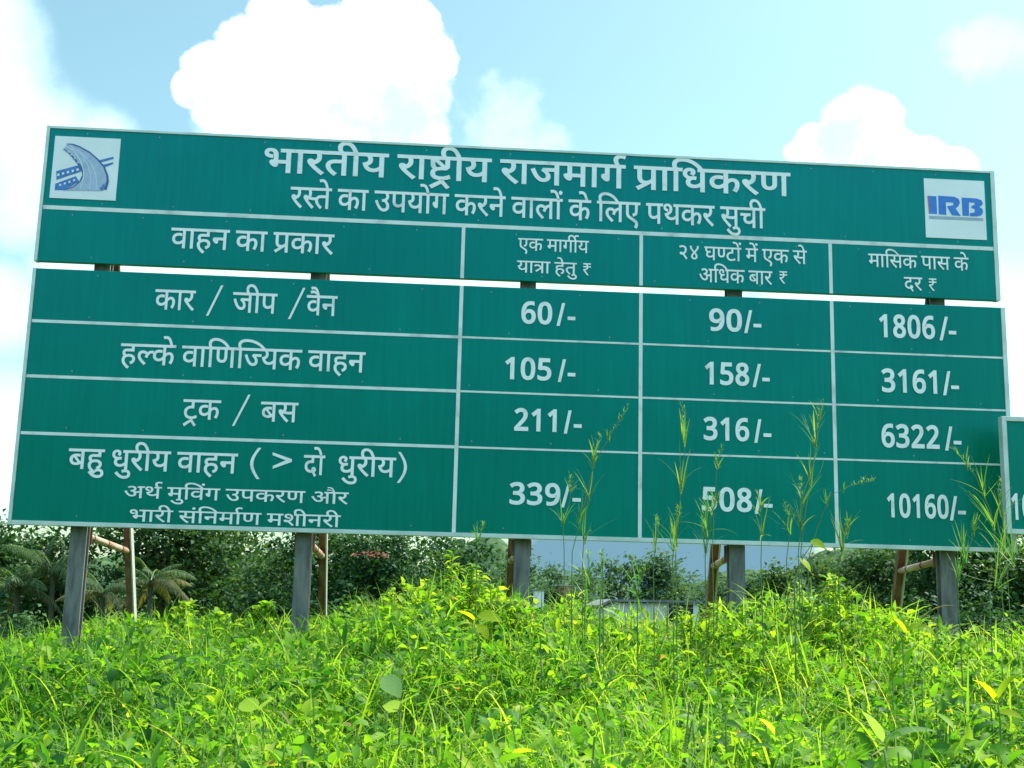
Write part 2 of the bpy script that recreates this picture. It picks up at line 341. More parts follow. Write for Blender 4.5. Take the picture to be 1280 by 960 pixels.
def build_road():
    V = []; Fc = []
    xs = np.linspace(-60, 80, 60)
    for i, x in enumerate(xs):
        V += [(x, -18.2, ground_z(x, -18.2)+0.10), (x, -10.4, ground_z(x, -10.4)+0.10)]
        if i: Fc.append((2*i-2, 2*i, 2*i+1, 2*i-1))
    me = mesh('road', V, Fc)
    link('road', me, worn('asphalt', [(0.3, (0.04, 0.04, 0.042)), (0.7, (0.065, 0.065, 0.065))], 20, 0.9, 0, (1, 1, 1), 0.4), kind='structure')
build_road()

# ------------------------------------------------------------------ far hills
def hill(cx, cy, rx, ry, h, seed):
    n = 60; V = []; Fc = []
    for j in range(n):
        for i in range(n):
            u, v = 2*i/(n-1)-1, 2*j/(n-1)-1
            r = math.hypot(u, v); b = max(0, 1-r*r)**1.3
            x, y = cx+u*rx, cy+v*ry
            nzv = float(field(x, y, 0.02, seed)-0.5)*0.5+float(field(x, y, 0.09, seed)-0.5)*0.22+float(field(x, y, 0.2, seed)-0.5)*0.12
            V.append((x, y, -4+(h+4)*b*(1+nzv)))
    Fc = [(j*n+i, j*n+i+1, (j+1)*n+i+1, (j+1)*n+i) for j in range(n-1) for i in range(n-1)]
    return V, Fc
hb = MB()
for px, top, Y, rx, ry in ((610, 678, 420, 26, 30), (690, 712, 500, 60, 40), (960, 705, 460, 60, 40), (1100, 690, 520, 90, 50), (250, 690, 480, 120, 60), (500, 700, 520, 80, 40)):
    p = at(px, top, Y); V, Fc = hill(p.x, Y, rx, ry, p.z, px % 5); hb.add(V, Fc)
hb.build('hills', worn('wooded hillside', [(0.35, (0.035, 0.07, 0.035)), (0.5, (0.055, 0.10, 0.045)), (0.65, (0.09, 0.14, 0.06))], 0.25, 1.0, 0, (1, 1, 1), 0.3, 0.0), kind='structure')

# ------------------------------------------------------------------ letter outlines (delta coded quadratic contours)
GL = {
 'ka': (762, '1555 551 -649 0 1 -202 96 50 139 0 130 0 164 -83 1 -77 0 -46 -60 -104 -69 -50 -143 41 50 32 64 84 1 41 0 47 -78 46 -69 0 -108 0 -111 -72 1 -258 -161 0 1 174 -48 -20 -142 -36 -99 0 -94 0 -166 38 -100 77 1 57 0 80 220 94 177 0 46 0 114 -7 31 -3 -11 -73 -32 4 -98 6 -37 0 -116 0 -128 -52 1 -47 0 -53 122 -51 81 0 88 0 138 42 61 30 1 291 -741 0 1 71 1555 0'),
 'ga': (563, '417 551 1 -317 0 -26 -50 -30 -45 0 -52 0 -110 42 -76 60 1 28 0 23 54 28 69 0 51 0 1 192 -253 0 1 71 1157 0 1 -71 -207 0 1 -551 -161 0 1 551'),
 'gha': (591, '1211 551 -205 0 1 -551 -161 0 1 166 -62 -20 -152 -28 -109 0 -154 0 -192 81 1 67 0 28 40 52 45 20 -80 19 -92 70 1 42 0 31 21 23 -103 0 1 71 1211 0;335 269 0 -42 112 -39 89 0 104 0 154 43 51 29 1 291 -551 0 -44 -24 1 -33 0 -37 86 -40 69 -5 56 7 71 0 54 0 37 -2 -11 -70 -14 1 -32 0 -11 0 -98 0 -114 -40'),
 'ca': (634, '1299 551 -207 0 1 -551 -159 0 1 165 -52 -17 -144 -30 -99 0 -154 0 -198 86 1 71 0 29 50 51 39 16 -293 -2 1 72 587 0 36 0 72 -1 9 0 -13 -70 -63 0 -116 0 -142 -49 1 -47 0 -43 116 -43 77 0 100 0 142 43 55 29 1 291 -929 0 1 71 1299 0'),
 'ja': (742, '1307 551 1 -551 -161 0 1 370 -273 0 -82 0 -31 3 72 -30 88 -80 1 -45 0 -46 -82 -62 -134 -30 -79 0 -106 0 -192 61 -176 141 -83 119 143 25 92 -134 200 -139 117 0 64 0 82 34 1 40 0 44 -122 78 -89 28 59 64 541 0 1 110 -1143 0 1 71 1515 0 1 -71'),
 'tta': (504, '1039 551 -295 0 1 -202 -109 0 -96 0 -128 -16 -45 -15 -110 -38 1 -65 0 -48 88 -63 142 -30 85 0 108 0 152 25 85 22 55 -74 -88 -20 -198 -27 -105 0 -138 0 -218 52 -124 98 1 70 0 65 136 89 222 46 127 0 5 0 1 131 -579 0 1 71 1039 0'),
 'nna': (723, '1269 551 1 -551 -161 0 1 551 -265 0 1 -230 0 -42 -34 -58 -35 -23 -42 -25 -132 -27 -93 0 -186 0 -87 59 -34 23 -36 70 1 54 1 199 -157 0 1 71 1475 0 1 -71;499 217 104 0 41 32 22 17 14 44 1 43 1 198 -357 0 1 -198 0 -39 16 -46 21 -17 22 -16 66 -18'),
 'ta': (570, '963 551 1 -551 -161 0 1 328 -217 0 -122 0 -122 -12 -37 -17 -48 -19 1 -43 0 -49 148 -91 143 -57 -107 -52 -92 40 -158 80 -94 86 1 48 0 35 54 56 43 18 58 25 164 23 137 0 257 0 1 152 -799 0 1 71 1169 0 1 -71'),
 'tha': (642, '1107 551 1 -551 -161 0 1 180 -58 -19 -160 -29 -109 0 -170 0 -238 97 -41 93 190 20 154 71 1 54 0 50 -94 51 -73 0 -50 0 -64 -24 1 -23 0 -51 163 -9 -15 -70 -130 9 -152 61 1 58 0 56 146 57 107 0 82 0 150 -35 96 -72 1 -56 0 -74 -160 -92 -147 -29 46 -36 116 -35 103 0 104 0 148 40 65 32 1 276 -163 0 1 71 533 0 1 -71'),
 'da': (520, '827 -58 -42 34 -76 70 -23 27 -24 -2 -56 -3 -29 0 -84 0 -170 21 -142 47 -86 79 1 57 0 44 62 63 51 22 66 29 192 26 119 0 11 0 1 95 -589 0 1 71 1069 0 1 -71 -315 0 1 -166 -97 0 -116 0 -142 -14 -49 -16 -44 -15 -50 -46 1 -32 0 -53 158 -69 165 0 12 0 24 0 15 1 -12 20 1 15 0 35 84 29 51 0 86 0 90 -49 1 -29 0 -32 -58 -35 -43 -9 24 -24 66 -51 51 -35'),
 'dha': (615, '1261 551 -207 0 1 -551 -161 0 1 150 -62 -20 -146 -27 -115 0 -154 0 -190 81 1 67 0 27 36 50 39 20 -94 18 -118 71 1 56 0 60 164 79 127 0 106 0 142 -56 1 -45 0 -47 -79 -41 -121 39 22 10 18 23 1 11 0 15 -40 27 -51 0 -56 0 -80 -44 1 -35 0 -32 62 -39 98 -18 55 -3 60 8 71 0 22 0 54 -2 15 -1 -13 -70 -12 1 -34 0 -9 0 -100 0 -114 -41 1 -38 0 -41 114 -40 89 0 106 0 148 43 53 29 1 306 -123 0 1 71 495 0'),
 'na': (555, '1 622 1139 0 1 -71 -205 0 1 -551 -161 0 1 298 -361 0 1 -54 0 -28 -56 -28 -45 0 -48 0 -108 42 -76 60 1 28 0 23 54 28 69 0 575 0 1 182 -769 0'),
 'pa': (568, '959 551 1 -551 -161 0 1 191 -58 -19 -136 -26 -93 0 -80 0 -130 27 -41 21 -50 27 -48 73 1 64 1 193 -157 0 1 71 1167 0 1 -71;797 551 -475 0 1 -182 0 -41 12 -48 26 -29 23 -11 46 -23 101 0 80 0 140 38 51 25'),
 'ba': (571, '1171 551 -205 0 1 -551 -161 0 1 165 -54 -18 -154 -29 -111 0 -112 0 -178 42 -100 75 1 51 0 86 242 92 197 0 28 0 80 -3 78 -4 23 -3 -11 -69 -40 4 -100 6 -49 0 -40 0 -35 -3 271 -168 38 14 35 18 1 295 -801 0 1 71 1171 0;255 287 0 -52 134 -51 97 0 36 0 66 6 31 5 -279 175 -82 -28'),
 'bha': (703, '349 632 74 0 116 -21 45 -25 36 -19 46 -68 1 -62 1 -116 403 0 1 230 -261 0 1 71 631 0 1 -71 -205 0 1 -551 -161 0 1 250 -401 0 1 -37 0 -33 -58 -29 -39 0 -38 0 -84 25 -72 39 -44 44 1 19 0 18 54 25 67 0 59 0 1 105 0 47 -20 50 -21 15 -40 30 -85 0 -54 0 -56 -26 1 -21 0 -28 94 -30 115 -3 -15 -71 -150 6 -178 61 1 64 0 59 152 53'),
 'ma': (598, '1019 551 1 -551 -161 0 1 250 -441 0 1 -37 0 -33 -58 -29 -37 0 -38 0 -84 25 -72 39 -46 44 1 19 0 18 54 25 69 0 53 0 1 230 -251 0 1 71 1225 0 1 -71;857 551 -441 0 1 -230 443 0'),
 'ya': (580, '1191 622 1 -71 -207 0 1 -551 -161 0 1 179 -56 -18 -156 -29 -101 0 -180 0 -222 121 -27 100 124 13 120 47 1 44 0 28 -46 48 -27 18 -245 0 1 71;259 301 40 -49 122 -49 99 0 100 0 148 42 55 29 1 277 -397 0 58 -52 1 -54 0 -108'),
 'ra': (409, '791 42 -107 -54 -118 49 -208 100 -160 88 -45 31 -44 31 -26 36 1 17 0 19 60 34 69 0 50 0 74 -23 31 -21 78 20 72 60 1 39 0 23 -20 45 -13 15 -477 0 1 71 849 0 1 -71 -207 0 32 -35 1 -58 0 -55 -88 -76 -152 -53 -97 -20 90 -52 238 -111'),
 'la': (678, '1 551 1 71 1387 0 1 -71 -207 0 1 -551 -161 0 1 355 -12 1 -15 0 -48 0 -100 -24 -92 -63 -35 -61 -153 24 24 46 41 35 -48 18 -96 22 -59 0 -80 0 -86 -46 1 -36 0 -38 86 -69 164 -75 117 -49 -107 -52 -116 50 -192 91 -112 93 1 53 0 53 98 67 148 31 73 0 88 0 146 -29 67 -27 116 56 175 0 10 0 9 0 1 125'),
 'va': (556, '1143 551 -207 0 1 -551 -159 0 1 165 -52 -18 -150 -29 -105 0 -108 0 -168 42 -98 75 1 51 0 86 230 92 189 0 26 0 78 -3 74 -4 21 -3 -9 -73 -38 4 -96 6 -45 0 -124 0 -140 -54 1 -50 0 -51 126 -48 91 0 104 0 150 45 51 27 1 291 -773 0 1 71 1143 0'),
 'sha': (680, '245 189 -70 0 -94 35 1 31 0 29 72 30 57 0 36 0 78 -15 61 -23 100 16 128 86 1 65 0 56 -118 67 -93 0 -62 0 -60 -27 1 -23 0 -15 38 -35 114 -24 113 -2 -33 -70 -188 6 -186 83 1 58 0 51 142 64 135 0 94 0 164 -43 102 -85 1 -64 0 -69 -138 -117 -121 -33 90 -39 168 -95 63 -44 -127 -44 -102 72 -166 93 -73 30 -54 -5;1183 551 1 -551 -161 0 1 551 -177 0 1 71 549 0 1 -71'),
 'sa': (676, '1175 551 1 -551 -161 0 1 266 -58 -9 -116 -6 -77 0 -84 0 -186 15 -65 11 -40 -13 -49 -11 82 -52 222 -110 123 -49 -107 -54 -112 49 -198 100 -152 88 -43 31 -44 31 -22 36 1 17 0 19 60 34 69 0 50 0 74 -23 31 -20 42 19 30 59 1 30 0 30 -18 48 -13 15 -401 0 1 71 1383 0 1 -71;739 322 78 0 128 8 69 9 1 212 -449 0 14 -17 20 -46 1 -30 0 -42 -38 -62 -33 -21 104 -11'),
 'ha': (531, '643 69 72 11 92 36 1 32 0 38 -116 43 -129 0 -138 0 -146 -57 1 -48 0 -31 46 -58 142 -71 141 -53 -107 -53 -182 71 -198 124 1 77 0 38 62 59 53 21 -38 18 -54 52 1 34 0 28 40 40 35 13 46 17 118 15 83 0 265 0 1 86 -721 0 1 71 1093 0 1 -71 -207 0 1 -157 -423 0 -62 0 -52 -6 -17 -7 -30 -12 1 -22 0 -20 40 -31 29 -12 94 16 109 0 138 0 174 -42 82 -67 1 -38 0 -58 -136 -76 -129 -17'),
 'aa': (259, '341 551 1 -551 -161 0 1 551 -177 0 1 71 547 0 1 -71'),
 'e': (0, '-337 615 -42 79 -82 91 -100 38 -67 0 -44 0 -68 -9 -27 -5 -47 73 78 14 105 0 108 0 158 -51 126 -123 57 -107'),
 'ai': (0, '-357 615 -54 40 -90 37 -86 11 -51 0 -40 0 -84 -12 -39 -9 -51 69 46 10 100 12 59 0 90 0 140 -43 49 -38 9 2 -40 52 -76 57 -88 24 -61 0 -48 0 -64 -8 -27 -6 -45 69 78 14 105 0 108 0 158 -51 126 -123 57 -107'),
 'o': (259, '341 551 1 -551 -161 0 1 551 -177 0 1 71 547 0 1 -71;181 615 -42 79 -82 91 -100 38 -67 0 -44 0 -68 -9 -27 -5 -47 73 78 14 105 0 108 0 158 -51 126 -123 57 -107'),
 'u': (0, '-495 -12 108 23 117 0 150 0 166 -77 1 -63 0 -61 -186 -78 -171 0 -194 0 -282 92 -119 76 123 43 78 -48 140 -62 158 -29 99 0 212 0 1 74 0 33 -98 32 -61 0 -54 0 -86 -11 -41 -11'),
 'on': (259, '341 551 1 -551 -161 0 1 551 -177 0 1 71 547 0 1 -71;181 615 -42 79 -82 91 -100 38 -67 0 -44 0 -68 -9 -27 -5 -47 73 78 14 105 0 108 0 158 -51 126 -123 57 -107;293 821 0 24 66 34 45 0 46 0 66 -34 1 -24 0 -24 -66 -34 -45 0 -44 0 -66 34'),
 'en': (0, '-337 615 -42 79 -82 91 -100 38 -67 0 -44 0 -68 -9 -27 -5 -47 73 78 14 105 0 108 0 158 -51 126 -123 57 -107;-225 821 0 24 66 34 45 0 46 0 66 -34 1 -24 0 -24 -66 -34 -45 0 -44 0 -66 34'),
 'n': (0, '-369 772 0 24 66 34 45 0 46 0 64 -34 1 -24 0 -24 -64 -34 -45 0 -44 0 -66 34'),
 'reph': (0, '-379 615 -42 35 -58 76 1 36 0 67 178 67 133 0 64 0 108 -13 41 -11 -43 -66 -34 9 -76 12 -43 0 -80 0 -84 -45 1 -35 0 -33 54 -63 51 -36'),
 'U': (548, '1 622 1127 0 1 -71 -219 0 64 -39 1 -48 0 -90 -157 -46 72 -32 114 -85 1 -59 0 -50 -90 -68 -156 -34 -95 0 -114 0 -206 61 -190 138 -87 114 143 25 56 -78 134 -119 158 -67 93 0 82 0 106 37 1 49 0 41 -90 69 -79 31 -60 -6 -69 -1 -9 70 148 2 142 48 1 49 0 30 -60 45 -45 13 -701 0'),
 'E': (553, '1137 551 -187 0 1 -171 0 -51 -30 -60 -35 -23 -74 -48 -161 -6 -31 74 44 4 62 11 21 11 24 12 22 35 1 41 1 171 -465 0 1 -198 0 -46 12 -58 40 -38 80 -31 69 -20 221 -62 126 -36 106 -65 1 -50 0 -40 -66 -71 -27 -20 -143 42 26 20 46 45 1 22 0 19 -32 29 -96 35 -97 28 -173 50 -78 23 -110 49 -27 34 -32 36 1 68 1 235 -157 0 1 71 1137 0'),
 'AU': (1023, '941 218 0 -70 -182 -68 -133 0 -172 0 -268 128 -125 148 143 26 86 -106 200 -123 125 0 76 0 96 35 1 39 0 37 -82 58 -63 25 -54 -5 -61 -1 -9 70 136 2 114 44 1 37 0 36 -94 32 -61 0 -74 0 -120 -20 -67 -17 -49 69 52 14 154 24 99 0 156 0 166 -78 1 -59 0 -78 -133 -42 22 -10 19 -10 76 -5 73 0 64 0 100 6 53 7 1 188 -145 0 1 71 1035 0 1 -71 -207 0 1 -551 -161 0 1 551 -355 0 1 -551 -161 0 1 290 -48 -6 -92 -5 -51 0 -34 0 -51 3 30 -30;1689 615 -54 40 -90 37 -86 11 -51 0 -40 0 -84 -12 -39 -9 -51 69 46 10 100 12 59 0 90 0 140 -43 49 -38 9 2 -40 52 -76 57 -88 24 -61 0 -48 0 -64 -8 -27 -6 -45 69 78 14 105 0 108 0 158 -51 126 -123 57 -107'),
 'A2': (764, '941 218 0 -70 -182 -68 -133 0 -172 0 -268 128 -125 148 143 26 86 -106 200 -123 125 0 76 0 96 35 1 39 0 37 -82 58 -63 25 -54 -5 -61 -1 -9 70 136 2 114 44 1 37 0 36 -94 32 -61 0 -74 0 -120 -20 -67 -17 -49 69 52 14 154 24 99 0 156 0 166 -78 1 -59 0 -78 -133 -42 22 -10 19 -10 76 -5 73 0 64 0 100 6 53 7 1 188 -145 0 1 71 517 0 1 -71 -207 0 1 -551 -161 0 1 290 -48 -6 -92 -5 -51 0 -34 0 -51 3 30 -30'),
 'pra': (568, '91 53 339 100 -108 9 -63 32 -50 27 -48 73 1 64 1 193 -157 0 1 71 1167 0 1 -71 -207 0 1 -551 -161 0 1 193 -611 -206;797 551 -475 0 1 -182 0 -41 12 -48 26 -29 23 -11 46 -23 99 0 78 0 144 38 51 25'),
 'tra': (552, '255 65 -93 67 493 149 -84 54 -122 45 -83 0 -56 0 -114 -16 -81 -21 -55 74 68 16 148 23 89 0 80 0 128 -25 124 -57 75 -48 1 225 -763 0 1 71 1133 0 1 -71 -205 0 1 -551 -161 0 1 234'),
 'ttra': (504, '1039 551 -295 0 1 -202 -109 0 -96 0 -128 -16 -45 -15 -110 -38 1 -65 0 -48 88 -63 142 -30 85 0 108 0 152 25 85 22 55 -74 -88 -20 -198 -27 -105 0 -138 0 -218 52 -124 98 1 70 0 65 136 89 222 46 127 0 5 0 1 131 -579 0 1 71 1039 0;63 -165 497 153 81 0 293 -180 -117 -38 -233 145 -421 -145'),
 'sttra': (584, '633 0 -132 0 -212 35 -124 77 1 63 0 69 123 42 -52 23 -66 64 1 47 1 131 -167 0 1 71 1199 0 1 -71 -207 0 1 -217 -129 -62 -107 0 -120 0 -152 -10 -55 -14 -100 -23 1 -54 0 -38 84 -42 138 -16 81 0 104 0 174 27 79 21 55 -76 -82 -19 -216 -28;829 356 1 195 -389 0;329 438 0 -47 46 -55 55 -17 112 17 153 1 -363 184;135 -165 497 153 81 0 293 -180 -117 -38 -233 145 -421 -145'),
 's_': (389, '739 322 62 0 100 5 57 5 17 -72 -50 -5 -104 -4 -57 0 -84 0 -186 15 -65 11 -40 -13 -49 -11 82 -52 222 -110 123 -49 -107 -54 -112 49 -198 100 -152 88 -43 31 -44 31 -22 36 1 17 0 19 60 34 69 0 50 0 74 -23 31 -20 42 19 30 59 1 30 0 30 -18 48 -13 15 -401 0 1 71 807 0 1 -71 -243 0 14 -17 20 -46 1 -30 0 -42 -38 -62 -33 -21 104 -11'),
 'l_': (500, '1 622 1031 0 1 -71 -1029 0;1075 349 -40 7 -45 0 -48 0 -100 -24 -92 -63 -35 -61 -153 24 24 46 41 35 -46 18 -98 22 -59 0 -80 0 -86 -46 1 -36 0 -38 86 -69 164 -75 117 -49 -107 -52 -116 50 -192 91 -112 93 1 53 0 53 98 67 146 31 75 0 88 0 146 -29 67 -27 118 56 175 0 28 0 62 -4 23 -5'),
 'j_': (572, '1 622 1175 0 1 -71 -1173 0;1145 370 -273 0 -82 0 -31 3 72 -30 88 -80 1 -45 0 -46 -82 -62 -134 -30 -79 0 -106 0 -192 61 -176 141 -83 119 143 25 92 -134 200 -139 117 0 64 0 82 34 1 40 0 44 -122 78 -89 28 59 64 541 0'),
 'nn_': (467, '503 146 -186 0 -87 59 -34 23 -36 70 1 54 1 199 -157 0 1 71 963 0 1 -71 -121 0 1 -230 0 -42 -34 -58 -35 -23 -42 -25 -132 -27;499 217 104 0 41 32 22 17 14 44 1 43 1 198 -357 0 1 -198 0 -39 16 -46 21 -17 22 -16 66 -18'),
 'd2': (551, '955 33 -127 -45 -190 144 -157 76 -52 -4 -51 0 -70 0 -96 35 1 31 0 29 72 30 57 0 38 0 76 -16 61 -22 86 15 124 79 1 57 0 59 -130 60 -103 0 -70 0 -120 -16 -75 -19 -51 69 74 19 166 18 87 0 110 0 178 -42 104 -85 1 -65 0 -70 -140 -108 -113 -29 90 -44 174 -112'),
 'd4': (551, '857 127 0 -55 -162 -74 -139 0 -86 0 -142 33 -86 60 1 40 0 27 30 50 88 65 93 47 -108 54 -130 77 -66 58 -22 47 1 23 0 12 8 27 7 14 171 -15 -14 -20 1 -18 0 -23 34 -52 110 -74 113 -55 110 56 112 75 40 50 1 20 0 19 -13 22 169 15 14 -28 1 -25 0 -26 -26 -48 -68 -56 -130 -75 -101 -52 94 -49 86 -69 22 -53;401 138 0 -27 68 -42 81 0 68 0 80 38 1 29 0 15 -20 34 -62 47 -65 34 -64 -33 -64 -47 -20 -34'),
 'rs': (551, '145 474 393 0 -16 36 -49 19 -32 12 -86 10 -75 0 -131 0 1 71 845 0 1 -71 -375 0 34 -12 44 -40 11 -25 289 0 1 -72 -285 0 -18 -63 -168 -79 -167 -12 423 -248 -203 0 -421 247 21 71 89 0 98 0 100 15 33 15 42 20 15 34 -393 0'),
 'slash': (429, '611 833 165 0 -523 -999 -165 0'),
 'gt': (551, '101 155 719 158 -717 177 1 78 903 -235 1 -49 -901 -207'),
 'lp': (354, '427 -165 -150 103 -140 261 1 138 0 140 138 253 153 102 163 0 -136 -106 -146 -254 1 -136 0 -133 144 -259 141 -109'),
 'rp': (354, '121 -165 136 106 144 256 1 133 0 134 -142 259 -139 109 165 0 150 -103 140 -262 1 -138 0 -139 -140 -254 -149 -101'),
 'i04': (259, '179 551 -177 0 1 71 161 0 -24 22 -30 49 1 30 0 79 244 94 205 0 208 0 350 -70 288 -126 113 -85 -169 0 -340 209 -407 0 -154 0 -172 -59 1 -53 0 -29 38 -44 25 -17 217 0 1 -71 -205 0 1 -551 -161 0'),
 'in04': (259, '179 551 -177 0 1 71 161 0 -24 22 -30 49 1 30 0 79 244 94 205 0 208 0 350 -70 288 -126 113 -85 -169 0 -340 209 -407 0 -154 0 -172 -59 1 -53 0 -29 38 -44 25 -17 217 0 1 -71 -205 0 1 -551 -161 0;1379 816 0 24 66 34 45 0 46 0 64 -34 1 -24 0 -24 -64 -34 -45 0 -44 0 -66 34'),
 'i08': (259, '179 551 -177 0 1 71 161 0 -24 22 -30 49 1 31 0 81 292 91 257 0 290 0 474 -72 376 -127 139 -82 -183 0 -226 102 -526 107 -291 0 -436 0 1 -116 0 -26 38 -44 25 -16 217 0 1 -71 -205 0 1 -551 -161 0'),
 'ii1': (259, '179 551 -177 0 1 71 173 0 -76 105 -166 98 -123 0 -92 0 -98 -52 1 -44 0 -33 40 -55 27 -26 -159 0 -68 64 1 64 0 68 180 85 159 0 196 0 244 -132 97 -142 219 0 1 -71 -205 0 1 -551 -161 0'),
 'iir1': (259, '179 551 -177 0 1 71 173 0 -76 105 -166 98 -123 0 -92 0 -100 -52 1 -44 0 -33 40 -55 27 -26 -159 0 -68 64 1 64 0 68 182 85 159 0 202 0 129 -73 34 36 146 37 95 0 66 0 106 -13 41 -11 -43 -66 -34 9 -76 12 -41 0 -82 0 -84 -45 1 -35 0 -13 5 -13 40 -43 39 -56 219 0 1 -71 -205 0 1 -551 -161 0'),
 'L0': (551, '551 -10 -230 0 -224 195 1 173 0 116 90 164 200 87 165 0 232 0 226 -193 1 -174 0 -115 -90 -165 -202 -88;551 66 150 0 128 144 1 148 0 146 -128 145 -149 0 -150 0 -124 -145 1 -146 0 -146 124 -146'),
 'L1': (551, '523 0 1 446 0 42 6 101 3 33 -32 -17 -46 -21 -39 -17 -143 -59 -93 60 375 146 147 0 1 -714'),
 'L2': (551, '95 76 343 186 98 53 138 84 76 82 1 49 0 57 -128 62 -101 0 -92 0 -150 -38 -67 -29 -99 58 78 35 206 49 129 0 188 0 220 -102 1 -89 0 -55 -88 -98 -154 -96 -99 -53 -273 -146 1 -4 673 0 1 -81 -889 0'),
 'L3': (551, '459 -10 -106 0 -190 17 -81 22 1 83 86 -22 196 -25 93 0 180 0 166 75 1 66 0 66 -200 60 -171 0 -129 0 1 74 131 0 160 0 168 75 1 60 0 51 -134 57 -109 0 -104 0 -160 -33 -71 -26 -89 61 74 30 216 43 137 0 210 0 216 -100 1 -77 0 -72 -170 -87 -137 -12 1 -3 172 -10 180 -89 1 -71 0 -94 -256 -119'),
 'L4': (551, '683 160 -659 0 1 78 649 480 185 0 1 -477 209 0 1 -81 -207 0 1 -160 -171 0;683 241 1 174 0 37 6 81 6 71 1 22 -7 0 -14 -19 -52 -52 -21 -17 -401 -297'),
 'L5': (551, '477 -10 -100 0 -184 19 -63 20 1 84 44 -15 122 -21 132 -11 55 0 154 0 174 74 1 79 0 71 -172 73 -163 0 -52 0 -134 -9 -39 -4 -87 28 55 336 675 0 1 -81 -519 0 -37 -205 32 4 110 6 63 0 130 0 206 -47 122 -93 1 -69 0 -112 -264 -127'),
 'L6': (551, '577 -10 -130 0 -212 68 -124 140 1 107 0 62 30 120 80 107 140 83 218 47 157 0 38 0 98 -4 33 -5 1 -76 -34 6 -86 6 -41 0 -132 0 -170 -46 -98 -79 -44 -104 -3 -58 13 0 40 35 144 48 117 0 184 0 222 -113 1 -104 0 -111 -234 -129;575 65 118 0 146 80 1 85 0 68 -128 79 -129 0 -88 0 -132 -39 -72 -59 1 -32 0 -43 64 -84 128 -55'),
 'L7': (551, '825 633 -735 0 1 81 919 0 1 -71 -541 -643 -189 0'),
 'L8': (551, '553 -10 -214 0 -234 103 1 89 0 73 162 91 115 28 -96 31 -134 85 1 64 0 57 112 76 184 38 107 0 110 0 182 -38 110 -76 1 -58 0 -65 -146 -82 -109 -28 76 -20 138 -53 88 -71 1 -48 0 -60 -114 -88 -200 -48;555 414 94 22 132 61 1 53 0 50 -122 51 -107 0 -104 0 -122 -51 1 -50 0 -55 130 -57;549 64 138 0 140 66 1 55 0 48 -146 71 -153 36 -122 -29 -126 -76 1 -54 0 -52 130 -65'),
 'L9': (551, '381 -10 -38 0 -96 5 -33 4 1 76 34 -6 86 -6 43 0 132 0 172 46 96 79 44 104 5 58 -11 0 -38 -35 -146 -48 -115 0 -184 0 -222 114 1 103 0 112 234 128 201 0 132 0 210 -68 124 -140 1 -107 0 -61 -30 -121 -80 -107 -140 -83 -218 -47;535 337 88 0 132 39 72 60 1 31 0 44 -64 83 -126 55 -95 0 -116 0 -148 -80 1 -85 0 -68 130 -79'),
 'L/': (429, '611 833 165 0 -523 -999 -165 0'),
 'L-': (340, '99 338 485 0 1 -82 -483 0'),
}
def glyph_contours(key):
    adv, s = GL[key]
    out = []
    for c in s.split(';'):
        if not c: continue
        v = list(map(int, c.split())); x = y = 0; pts = []
        for i in range(0, len(v), 2):
            d = v[i]; x += d >> 1; y += v[i+1]; pts.append((x, y, d & 1))
        q = []                                    # insert implied on-curve points
        for i, p in enumerate(pts):
            q.append(p); n = pts[(i+1) % len(pts)]
            if not p[2] and not n[2]: q.append(((p[0]+n[0])/2, (p[1]+n[1])/2, 1))
        k = next(i for i, p in enumerate(q) if p[2]); q = q[k:] + q[:k] + [q[k]]
        poly = [q[0][:2]]; i = 1
        while i < len(q):
            if q[i][2]: poly.append(q[i][:2]); i += 1
            else:
                a, b, c2 = poly[-1], q[i], q[i+1]
                n = 4
                for t in range(1, n+1):
                    t /= n
                    poly.append(((1-t)**2*a[0]+2*t*(1-t)*b[0]+t*t*c2[0], (1-t)**2*a[1]+2*t*(1-t)*b[1]+t*t*c2[1]))
                i += 2
        poly.pop()
        poly = [p for i, p in enumerate(poly) if math.dist(p, poly[i-1]) > 3]
        out.append(poly)
    return adv, out
def layout(text):
    """glyph placements of one line of shaped words -> list of (key, x, y), width.
    tokens: name, name:dx,dy for an offset, i(base..)=i-matra spanning the next tokens, _ word space, number = raw advance"""
    out = []; x = 0; toks = text.split(); k = 0
    while k < len(toks):
        tk = toks[k]; dx = dy = 0
        if ':' in tk:
            tk, o = tk.split(':'); dx, dy = map(float, o.split(','))
        if tk == '_': x += 230
        elif tk.lstrip('-').isdigit(): x += int(tk)
        else:
            out.append((tk, x + dx, dy)); x += GL[tk][0]
        k += 1
    return out, x
GCACHE = {}
def glyph_mesh(key, offset):
    """verts, tris of one filled glyph outline, thickened by offset (em/1000 units)"""
    k = (key, offset)
    if k not in GCACHE:
        cu = bpy.data.curves.new('g', 'CURVE'); cu.dimensions = '2D'; cu.fill_mode = 'FRONT'; cu.offset = offset/100
        for p in glyph_contours(key)[1]:
            sp = cu.splines.new('POLY'); sp.points.add(len(p)-1)
            for i, (a, b) in enumerate(p): sp.points[i].co = (a/100, b/100, 0, 1)
            sp.use_cyclic_u = True
        o = bpy.data.objects.new('g', cu); me = o.to_mesh()
        GCACHE[k] = ([(v.co.x*100, v.co.y*100) for v in me.vertices], [tuple(p.vertices) for p in me.polygons])
        o.to_mesh_clear(); bpy.data.objects.remove(o); bpy.data.curves.remove(cu)
    return GCACHE[k]
def text_mesh(name, text, offset, place):
    """one mesh for a line of lettering; place(x, y, layer) maps em units to 3D"""
    pl, w = layout(text); V = []; F = []
    for n, (key, x, y) in enumerate(pl):
        vs, fs = glyph_mesh(key, offset); b = len(V)
        V += [place(a + x, c + y, n % 4) for a, c in vs]; F += [[i + b for i in f] for f in fs]
    me = bpy.data.meshes.new(name); me.from_pydata(V, [], F); me.update()
    return me

